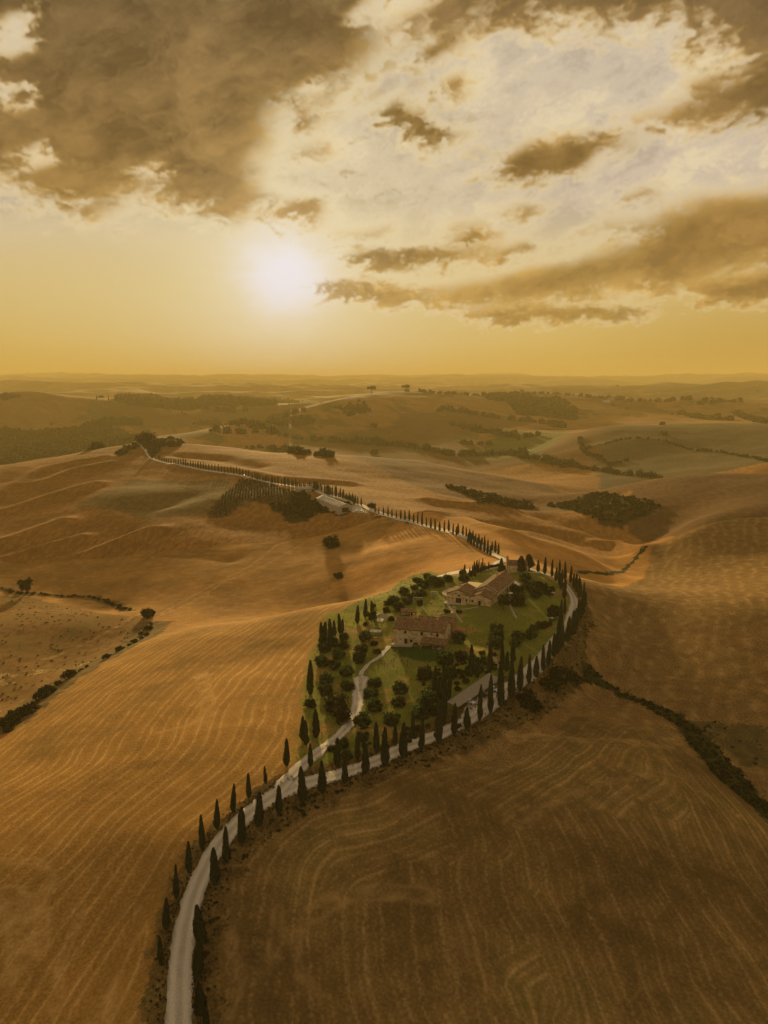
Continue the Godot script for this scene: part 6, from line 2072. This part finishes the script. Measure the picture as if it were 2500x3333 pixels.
func build_cypresses() -> void:
	var near: Array = []
	for k in 6:
		near.append(cypress_mesh(200 + k, 1500))
	var far: Array = []
	for k in 5:
		far.append(cypress_mesh(300 + k, 260))
	var rows: Array = [
		[cypress_outer, "tall dark cypress on the outer verge of the white gravel road, %s from its start", "cypresses along the outer verge of the gravel road", true, 0.75],
		[cypress_left, "slim cypress on the stubble side of the gravel road, %s from its start", "cypresses along the stubble side of the gravel road", true, 0.62],
		[cypress_fork, "slim cypress standing in the fork between the gravel road and the drive", "", true, 0.62],
		[cypress_lawnedge, "dark cypress on the estate's edge beside the combed stubble, %s upward from the fork", "cypresses on the grassy edge of the estate", true, 0.85],
		[cypress_inner, "dark cypress on the inner side of the loop road, %s along from the fork", "cypresses on the inner side of the loop road", true, 0.7],
		[cypress_chapel, "", "cypresses round the chapel", true, 1.0],
		[cypress_lane, "slender cypress in the short row by the wide lane, %s along from the olive trees", "cypresses in the row beside the wide lane", true, 0.55],
		[cypress_ridge, "cypress lining the ridge road between chapel and barn, %s from the chapel", "cypresses along the ridge road near the chapel", false, 0.78],
		[cypress_barn, "cypress in the row above the barns and orchard, %s from the barn yard", "cypresses along the ridge road above the barns", false, 0.85],
		[cypress_far, "distant cypress on the ridge road towards the far villa, %s from the orchard", "cypresses along the ridge road to the far villa", false, 0.95]]
	var round_labels: Array = ["cypress at the left of the chapel where the hedge begins", "broad egg-shaped cypress standing right in front of the chapel wall", "broad cypress on a bare trunk just right of the chapel", "small cypress peeping out behind the chapel's right end"]
	for e in rows:
		var k := 0
		for q in e[0]:
			k += 1
			var label: String = e[1]
			if label == "":
				label = round_labels[k - 1]
			elif label.contains("%s"):
				label = label % ordinal(k)
			var h: float = q[2]
			var w: float = q[3] if q[3] > 0.0 else e[4] * (0.72 + 0.058 * h) * rng.randf_range(0.8, 1.25)
			var at := on_ground(q[0], q[1], -0.1)
			if e[3]:
				var v: Array = near[rng.randi() % near.size()]
				h *= rng.randf_range(0.93, 1.06)
				var t := thing("cypress_tree", label, "cypress", at, rng.randf() * TAU, e[2])
				t.rotation.x = rng.randf_range(-0.035, 0.035)
				t.rotation.z = rng.randf_range(-0.035, 0.035)
				var lifted := 0.16 * h if label.contains("bare trunk") else 0.0
				var c := piece("crown", v[0], mats.cypress_leaf, t)
				c.scale = Vector3(w, h - lifted, w)
				c.position.y = lifted
				var s := piece("trunk", v[1], mats.bark, t)
				s.scale = Vector3(maxf(w * 0.8, 0.55), h, maxf(w * 0.8, 0.55))
			else:
				var o := piece("cypress_tree", far[rng.randi() % far.size()][0], mats.cypress_leaf, self)
				o.position = at
				o.rotation.y = rng.randf() * TAU
				o.scale = Vector3(w, h, w)
				tag(o, label, "cypress", e[2])

# A broad crown of leaf clusters: lumps of leaves round a few centres. Unit radius, standing on y = 0.
func crown_mesh(seed_: int, lumps: int, leaves: int, squash: float, low: float, leaf_size: float, c: Color, spread := 0.62, core := true) -> ArrayMesh:
	var r := RandomNumberGenerator.new()
	r.seed = seed_
	var s := Shape.new()
	var centres: Array = []
	for k in lumps:
		var f := TAU * (k + r.randf()) / lumps * 2.4
		var y := r.randf_range(-0.75, 0.9)
		var rr := sqrt(1.0 - y * y * 0.8) * spread * r.randf_range(0.75, 1.12)
		centres.append([Vector3(cos(f) * rr, low + squash * (y * 0.55 + 0.62), sin(f) * rr), r.randf_range(0.30, 0.52), r.randf_range(0.75, 1.25)])
	for e in centres:
		var m: Vector3 = e[0]
		var rad: float = e[1]
		if core:
			s.tint = c
			for i in 5:
				var f := TAU * i / 5
				var g := TAU * (i + 1) / 5
				var p := m + Vector3(cos(f), 0, sin(f)) * rad * 0.72
				var q := m + Vector3(cos(g), 0, sin(g)) * rad * 0.72
				s.tri(p, q, m + Vector3(0, rad * 0.62, 0), m)
				s.tri(p, q, m - Vector3(0, rad * 0.62, 0), m)
		for k in leaves:
			var d := Vector3(r.randfn(), r.randfn() * 0.9 + 0.15, r.randfn()).normalized()
			var p := m + d * rad * pow(r.randf(), 0.3) * Vector3(1.08, 0.95, 1.08).length() / 1.75
			var a := Vector3(r.randfn(), r.randfn(), r.randfn()).normalized()
			var b := a.cross(d).normalized()
			var sz := leaf_size * r.randf_range(0.6, 1.4)
			var k2: float = r.randf_range(0.6, 1.45) * e[2]
			s.tint = Color(c.r * k2, c.g * k2, c.b * k2 * r.randf_range(0.8, 1.1))
			s.leaf(p, a * sz, b * sz * 0.6, (d + a * 0.5).normalized())
	return s.mesh(true)

func trunk_mesh(seed_: int, h: float, rad: float) -> ArrayMesh:
	var r := RandomNumberGenerator.new()
	r.seed = seed_
	var s := Shape.new()
	var fork := Vector3(r.randf_range(-0.06, 0.06), h * 0.5, r.randf_range(-0.06, 0.06))
	s.cone(Vector3(0, -0.08, 0), fork, rad, rad * 0.75, 7)
	for k in 4:
		var f := TAU * k / 4 + r.randf()
		s.cone(fork, Vector3(cos(f) * 0.4, h * r.randf_range(1.0, 1.35), sin(f) * 0.4), rad * 0.6, rad * 0.2, 5)
	return s.mesh()

func build_garden_trees() -> void:
	var kinds: Array = [
		["olive_tree", "olive tree", "olive trees in the estate's grove", mats.olive_leaf, [], []],
		["small_tree", "small tree", "small garden trees", mats.oak_leaf, [], []],
		["grey_leafed_tree", "loose tree", "", mats.olive_leaf, [], []],
		["shrub", "shrub", "dark shrubs in the garden", mats.bush_leaf, [], []],
		["field_oak", "oak", "", mats.oak_leaf, [], []]]
	var looks: Array = ["round olive tree", "small tree with a visible trunk", "big loose grey-leafed tree", "low dark shrub", "lone dark oak bush in the stubble field"]
	for k in 5:
		var g: float = [0.75, 0.95, 1.15, 1.35, 0.85][k]
		kinds[0][4].append(crown_mesh(400 + k, 18 + 3 * k, 64, 0.9 + 0.07 * k, 0.0, 0.095, Color(0.078 * g, 0.125 * g, 0.040 * g), 0.60 + 0.035 * k))
		kinds[1][4].append(crown_mesh(420 + k, 11, 75, 0.95, 0.55, 0.12, Color(0.042, 0.058, 0.018)))
		kinds[2][4].append(crown_mesh(440 + k, 17, 80, 0.95, 0.0, 0.10, Color(0.085, 0.082, 0.045), 0.75, false))
		kinds[3][4].append(crown_mesh(460 + k, 12, 60, 0.75, -0.1, 0.13, Color(0.042, 0.064, 0.021), 0.75))
		kinds[4][4].append(crown_mesh(480 + k, 16, 80, 0.85, 0.0, 0.10, Color(0.045, 0.046, 0.02)))
		for j in 5:
			kinds[j][5].append(trunk_mesh(500 + j * 7 + k, [0.45, 1.1, 0.5, 0.3, 0.4][j], [0.10, 0.09, 0.08, 0.06, 0.10][j]))
	var marks: Array = [["the gravel turning area", 3.0, 254.0], ["the fork in the road", -12.0, 206.0], ["the front farmhouse's left corner", 2.0, 306.0], ["the front farmhouse's porch", 23.0, 290.0], ["the reed-roofed carport", 31.0, 251.0], ["the thatched gazebo", -1.0, 338.0], ["the tiled shed", 10.5, 342.0], ["the white football goal", 25.0, 372.0], ["the white swing frame", 16.7, 362.0], ["the rear farmhouse's front", 42.0, 347.0],
		["the rear farmhouse's long right side", 62.0, 370.0], ["the canvas pergola", 46.0, 380.0], ["the chapel", 73.0, 405.0], ["the winding stone path", 58.0, 338.0], ["the orange topped shelter", 33.0, 315.0], ["the dark parked car", 76.0, 331.0], ["the ditch head beside the road bend", 62.0, 262.0], ["the wide gravel lane", 38.0, 408.0], ["the grey shelter", -3.6, 317.0], ["the garden well", 32.6, 340.0]]
	var entries: Array = []
	for q in bushes:
		var best := 0
		for m in marks.size():
			if Vector2(q[0] - marks[m][1], q[1] - marks[m][2]).length() < Vector2(q[0] - marks[best][1], q[1] - marks[best][2]).length():
				best = m
		entries.append([q, best, Vector2(q[0] - marks[best][1], q[1] - marks[best][2]).length()])
	entries.sort_custom(func(a, b): return a[2] < b[2])
	var count := {}
	for e in entries:
		var q: Array = e[0]
		var kind: int = q[3]
		var key := "%d_%d" % [kind, e[1]]
		count[key] = count.get(key, 0) + 1
		var label := "%s, %s out from %s" % [looks[kind], ordinal(count[key]), marks[e[1]][0]]
		if kind == 4:
			label = "larger lone oak bush in the stubble slope below the ridge barns" if q[2] > 4.5 else "smaller lone oak bush in the stubble between estate and ravine"
		var t := thing(kinds[kind][0], label, kinds[kind][1], on_ground(q[0], q[1], -0.1), rng.randf() * TAU, kinds[kind][2])
		var v := rng.randi() % 5
		var c := piece("crown", kinds[kind][4][v], kinds[kind][3], t)
		c.scale = Vector3(q[2], q[2] * rng.randf_range(0.9, 1.1), q[2]) * 1.22
		var s := piece("trunk", kinds[kind][5][v], mats.bark, t)
		s.scale = Vector3(q[2], q[2], q[2])
	# trees standing alone further off
	for e in [[-149.7, 463.6, 5.0, 4, "field_oak", "dense round oak at the head of the ravine"], [-265.0, 545.0, 6.0, 1, "field_tree", "open crowned yellowish tree on the valley hedge at the far left"], [-23.8, 1855.0, 11.0, 4, "field_oak", "lone round oak in the pale field beyond the ridge"],
			[-353.0, 1262.0, 6.5, 1, "round_tree", "ball-shaped tree above the far villa"], [-388.0, 1240.0, 17.0, 4, "grove_tree", "broad dark tree rising beside the far villa"], [-364.0, 1225.0, 8.0, 4, "grove_tree", "lower dark tree in front of the far villa"], [-374.0, 1205.0, 6.5, 4, "grove_tree", "bushy tree where the ridge road reaches the far estate"],
			[-11.0, 666.0, 4.0, 4, "yard_tree", "small round tree by the ridge road junction"]]:
		var t := thing(e[4], e[5], "tree", on_ground(e[0], e[1], -0.2), rng.randf() * TAU)
		var v := rng.randi() % 5
		var c := piece("crown", kinds[e[3]][4][v], kinds[e[3]][3], t)
		c.scale = Vector3(e[2], e[2], e[2])
		var s := piece("trunk", kinds[e[3]][5][v], mats.bark, t)
		s.scale = Vector3(e[2], e[2], e[2])
	# umbrella pines on the skyline of the central hill
	for e in [[86.0, 3060.0, 15.0, "umbrella pine standing alone on the central hill's skyline"], [-48.0, 2950.0, 16.0, "umbrella pine at the left end of the central hill's skyline"]]:
		var t := thing("umbrella_pine", e[3], "pine", on_ground(e[0], e[1], -0.5), 0.0)
		var c := piece("crown", crown_mesh(610, 10, 60, 0.35, 1.25, 0.13, Color(0.03, 0.036, 0.016), 0.8), mats.oak_leaf, t)
		c.scale = Vector3(e[2], e[2], e[2])
		var s := piece("trunk", trunk_mesh(611, 1.2, 0.06), mats.bark, t)
		s.scale = Vector3(e[2], e[2], e[2])

# ------------------------------------------------------------------ hedges, scrub and woods nobody could count

func scatter(called: String, label: String, mesh: Mesh, m: Material, places: Array, category := "") -> void:
	var mm := MultiMesh.new()
	mm.transform_format = MultiMesh.TRANSFORM_3D
	mm.use_colors = true
	mm.mesh = mesh
	mm.instance_count = places.size()
	for k in places.size():
		mm.set_instance_transform(k, places[k])
		var f := rng.randf_range(0.7, 1.3)
		mm.set_instance_color(k, Color(f * rng.randf_range(0.92, 1.1), f, f * rng.randf_range(0.9, 1.05)))
	var o := MultiMeshInstance3D.new()
	o.name = numbered(called)
	o.multimesh = mm
	o.material_override = m
	add_child(o)
	tag(o, label, category, "", "stuff")

func upright(p: Vector2, w: float, h: float, sink := 0.15) -> Transform3D:
	return Transform3D(Basis(Vector3.UP, rng.randf() * TAU).scaled(Vector3(w, h, w)), on_ground(p.x, p.y, -sink * h))

func along(pts: Array, gap: float, wide: float, size: float, jitter := 0.5) -> Array:
	var out: Array = []
	for k in pts.size() - 1:
		var a := Vector2(pts[k][0], pts[k][1])
		var b := Vector2(pts[k + 1][0], pts[k + 1][1])
		var n := maxi(1, int(a.distance_to(b) / gap))
		for i in n:
			var p := a.lerp(b, (i + rng.randf()) / n) + Vector2(rng.randf_range(-1, 1), rng.randf_range(-1, 1)) * wide
			var s := size * rng.randf_range(1.0 - jitter, 1.0 + jitter)
			out.append(upright(p, s, s * rng.randf_range(0.8, 1.2)))
	return out

func within(poly: Array, gap: float, size: float, jitter := 0.4, keep := 1.0) -> Array:
	var out: Array = []
	var pts := as_poly(poly)
	var lo := Vector2(1e9, 1e9)
	var hi := -lo
	for q in pts:
		lo = lo.min(q)
		hi = hi.max(q)
	var d := lo.y
	while d < hi.y:
		var x := lo.x
		while x < hi.x:
			var p := Vector2(x + rng.randf_range(-0.5, 0.5) * gap, d + rng.randf_range(-0.5, 0.5) * gap)
			if rng.randf() < keep and fine.get_noise_2d(p.x * 0.9 / gap * 0.4, p.y * 0.9 / gap * 0.4) > -0.6 * keep - 0.05 and Geometry2D.is_point_in_polygon(p, pts):
				var s := size * rng.randf_range(1.0 - jitter, 1.0 + jitter)
				out.append(upright(p, s, s * rng.randf_range(0.8, 1.25)))
			x += gap
		d += gap
	return out

func build_hedges() -> void:
	var bush := crown_mesh(700, 9, 34, 0.8, 0.0, 0.19, Color(0.045, 0.048, 0.020), 0.7)
	var dry := crown_mesh(701, 8, 26, 0.6, -0.1, 0.20, Color(0.115, 0.092, 0.040), 0.75)
	var orchard_bush := crown_mesh(703, 6, 14, 0.9, 0.0, 0.26, Color(0.070, 0.058, 0.027), 0.7)
	var reeds := crown_mesh(706, 9, 34, 0.7, 0.0, 0.19, Color(0.060, 0.088, 0.026), 0.75)
	var weeds := crown_mesh(705, 6, 18, 0.55, -0.1, 0.22, Color(0.155, 0.125, 0.050), 0.8)
	var scrubby := crown_mesh(704, 9, 30, 0.75, 0.0, 0.19, Color(0.066, 0.066, 0.027), 0.72)
	var small := crown_mesh(702, 7, 16, 0.9, 0.0, 0.26, Color(0.040, 0.043, 0.019), 0.7)
	scatter("ravine_hedge", "dark thicket of bushes along the ravine at the left", bush, mats.bush_leaf, along(hedge_ravine.slice(0, 7), 2.8, 3.5, 2.4, 0.65) + along(hedge_ravine.slice(6), 4.4, 2.8, 1.3, 0.7), "hedge")
	scatter("valley_hedge", "thin scrub along the valley ditch under the left slope", bush, mats.bush_leaf, along(hedge_valley, 2.0, 1.6, 1.1), "hedge")
	scatter("ditch_scrub", "dark green reeds and brambles filling the ditch on the right", reeds, mats.bush_leaf, within(area_gully, 1.6, 0.7, 0.55, 0.7), "scrub")
	scatter("dry_scrub", "dry brown weeds on the bank below the loop road", dry, mats.bush_leaf, within(area_bank, 1.5, 0.5, 0.6, 0.32) + within(area_gully_scrub, 2.0, 0.55, 0.6, 0.25), "scrub")
	scatter("hillside_scrub", "dark bushes covering the hollow of the brown hill on the right", scrubby, mats.bush_leaf, within(area_scrub_right, 3.8, 1.9, 0.75, 0.62), "scrub")
	scatter("copse", "strip of small trees in the dip behind the ridge road", scrubby, mats.bush_leaf, within(area_copse, 4.6, 3.2, 0.55, 0.75), "copse")
	scatter("orchard", "brown rows of young orchard bushes below the ridge road", orchard_bush, mats.bush_leaf, orchard_rows(), "orchard")
	scatter("barn_thicket", "dark belt of trees screening the metal barn", bush, mats.bush_leaf, within(area_barn_trees, 4.6, 2.6, 0.6, 0.7), "thicket")
	scatter("undergrowth", "dark tangled undergrowth among the cypresses above the carport", bush, mats.bush_leaf, within([[14, 244], [20, 246], [36, 266], [44, 268], [48, 282], [36, 290], [24, 278], [14, 262]], 2.6, 0.9, 0.6, 0.6) + within([[-14, 212], [2, 216], [30, 236], [16, 240], [4, 226]], 2.6, 0.7, 0.6, 0.5), "undergrowth")
	scatter("rough_grass", "rough weedy grass and low scrub on the ravine pasture at the left", weeds, mats.bush_leaf, within([[-320, 300], [-320, 520], [-260, 530], [-180, 478], [-152, 455], [-140, 420], [-175, 330], [-230, 300]], 2.6, 0.5, 0.7, 0.25), "scrub")
	scatter("chapel_hedge", "clipped dark hedge between the lane and the chapel", bush, mats.bush_leaf, along([[47, 409], [54, 414], [60, 419], [66, 421]], 0.8, 0.5, 1.3, 0.2), "hedge")
	scatter("villa_grove", "trees massed round the far villa", bush, mats.bush_leaf, within(area_house_grove, 6.5, 5.0, 0.5, 0.85) + within(area_track_bank, 7.0, 3.0, 0.5, 0.8), "grove")

func orchard_rows() -> Array:
	var out: Array = []
	var pts := as_poly(area_orchard)
	for j in 60:
		for i in 90:
			var p := Vector2(-250, 660) + Vector2(0.80, 0.6) * (i * 3.4) + Vector2(-0.6, 0.8) * (j * 6.5 - 60.0)
			p += Vector2(rng.randf_range(-0.4, 0.4), rng.randf_range(-0.4, 0.4))
			if Geometry2D.is_point_in_polygon(p, pts) and rng.randf() < 0.92:
				out.append(upright(p, rng.randf_range(0.9, 1.4), rng.randf_range(1.1, 1.6)))
	return out

func build_far_trees() -> void:
	var small := crown_mesh(720, 8, 16, 0.95, 0.0, 0.26, Color(0.060, 0.064, 0.026), 0.7)
	var spire := cypress_mesh(330, 120)
	scatter("creek_trees", "line of dark trees along the creek beyond the ridge", small, mats.oak_leaf, along(hedge_creek, 6.0, 9.0, 7.5) + along(hedge_creek_b, 6.0, 5.0, 5.0), "tree line")
	scatter("east_hedge", "dark hedges dividing the fields on the right hills", small, mats.oak_leaf, along(hedge_east, 5.0, 4.0, 4.0) + along(hedge_east_b, 5.0, 3.0, 3.0), "hedge")
	scatter("east_trees", "dark trees round a hidden farm on the right ridge", small, mats.oak_leaf, along(hedge_east_c, 7.0, 12.0, 8.0) + along(hedge_east_d, 7.0, 10.0, 8.0), "tree line")
	scatter("hill_hedge", "bands of trees running down the central hill", small, mats.oak_leaf, along(hedge_hill, 9.0, 16.0, 11.0) + along(hedge_hill_b, 8.0, 14.0, 9.0) + along(hedge_hill_c, 8.0, 8.0, 7.0), "tree line")
	scatter("valley_trees", "hazy bands of trees in the valley below the sun", small, mats.oak_leaf, along(hedge_far, 10.0, 20.0, 10.0) + along(hedge_far_b, 9.0, 16.0, 10.0) + along(hedge_far_c, 9.0, 14.0, 10.0) + along(hedge_far_d, 8.0, 14.0, 7.0) + along(hedge_far_e, 10.0, 20.0, 11.0), "tree line")
	scatter("valley_wood", "dark wood filling the valley behind the left hill", small, mats.oak_leaf, within(area_woods_left, 11.0, 8.0, 0.4, 0.9), "wood")
	scatter("ridge_wood", "hazy wood along the left skyline", small, mats.oak_leaf, within(area_woods_ridge, 15.0, 11.0, 0.5, 0.9), "wood")
	scatter("hill_wood", "dark wood on the shoulder of the central hill", small, mats.oak_leaf, within(area_woods_hill, 14.0, 10.0, 0.4, 0.9), "wood")
	scatter("slope_scrub", "hazy scrub on the slope under the central hill", small, mats.oak_leaf, within(area_woods_slope, 16.0, 7.0, 0.6, 0.6), "scrub")
	scatter("skyline_trees", "small trees along the skyline of the central hill", small, mats.oak_leaf, along(hilltop_trees, 11.0, 8.0, 7.0) + along(hilltop_trees_b, 9.0, 16.0, 9.0) + along(hilltop_trees_c, 9.0, 18.0, 9.0), "tree line")
	scatter("left_skyline_trees", "dark trees on the hill at the left edge", small, mats.oak_leaf, along(hilltop_trees_d, 9.0, 16.0, 11.0), "tree line")
	var spires: Array = []
	for k in 60:
		var q: Array = area_woods_ridge[rng.randi() % area_woods_ridge.size()]
		spires.append(upright(Vector2(q[0] + rng.randf_range(-90, 90), q[1] + rng.randf_range(-30, 30)), rng.randf_range(2.5, 4.0), rng.randf_range(16, 26), 0.03))
	scatter("skyline_conifers", "pointed conifers sticking out of the left skyline wood", spire[0], mats.cypress_leaf, spires, "conifers")
	var farm: Array = []
	for k in 70:
		var p := Vector2(rng.randfn(-93.0, 28.0), rng.randfn(2580.0, 30.0))
		farm.append(upright(p, rng.randf_range(4, 9), rng.randf_range(5, 10)))
	scatter("farm_grove", "grove round the farm on the central hill", small, mats.oak_leaf, farm, "grove")
	# clumps on the farther hills, thinning out with distance
	var borders: FastNoiseLite = patches.duplicate()
	borders.cellular_return_type = FastNoiseLite.RETURN_DISTANCE2_SUB
	var clumps: Array = []
	for k in 14000:
		var d := rng.randf_range(1700.0, 7500.0)
		var x := rng.randf_range(-0.62, 0.62) * d
		if borders.get_noise_2d(x, d * 0.8) < -0.93 and fine.get_noise_2d(x * 0.0022, d * 0.0022) > -0.15:
			var s := rng.randf_range(5.0, 11.0)
			clumps.append(upright(Vector2(x, d), s * 1.3, s))
	scatter("distant_trees", "scattered trees and copses over the misty far hills", small, mats.oak_leaf, clumps, "trees")

func build_tufts() -> void:
	var meshes: Array = []
	for e in [Color(0.22, 0.15, 0.06), Color(0.11, 0.105, 0.035)]:
		var s := Shape.new()
		for k in 7:
			var f := rng.randf() * TAU
			var o := Vector3(cos(f), 0, sin(f))
			var g := rng.randf_range(0.7, 1.2)
			s.tint = Color(e.r * g, e.g * g, e.b * g)
			s.leaf(o * 0.2 + Vector3(0, 0.35, 0), Vector3(o.x * 0.18, 0.4, o.z * 0.18), Vector3(-o.z, 0, o.x) * 0.12, (Vector3.UP + o * 0.4).normalized())
		meshes.append(s.mesh(true))
	var dry: Array = []
	var green: Array = []
	for k in 26:
		if k >= loop_road.size() - 1:
			break
		var a := Vector2(loop_road[k][0], loop_road[k][1])
		var b := Vector2(loop_road[k + 1][0], loop_road[k + 1][1])
		var n := int(a.distance_to(b) * 9.0)
		var o := (b - a).normalized().orthogonal()
		for i in n:
			var side := 1.0 if rng.randf() < 0.5 else -1.0
			var p := a.lerp(b, rng.randf()) + o * side * (2.6 + absf(rng.randfn(0.0, 1.6)))
			(dry if rng.randf() < 0.65 else green).append(upright(p, rng.randf_range(0.5, 1.0), rng.randf_range(0.35, 0.8), 0.05))
	dry.append_array(within(area_bank, 1.1, 0.75, 0.4, 0.6))
	green.append_array(within(area_estate, 1.7, 0.5, 0.5, 0.5))
	scatter("dry_grass", "tufts of dry grass along the road verges", meshes[0], mats.tuft, dry, "grass")
	scatter("green_grass", "tufts of green grass in the grove and on the verges", meshes[1], mats.tuft, green, "grass")
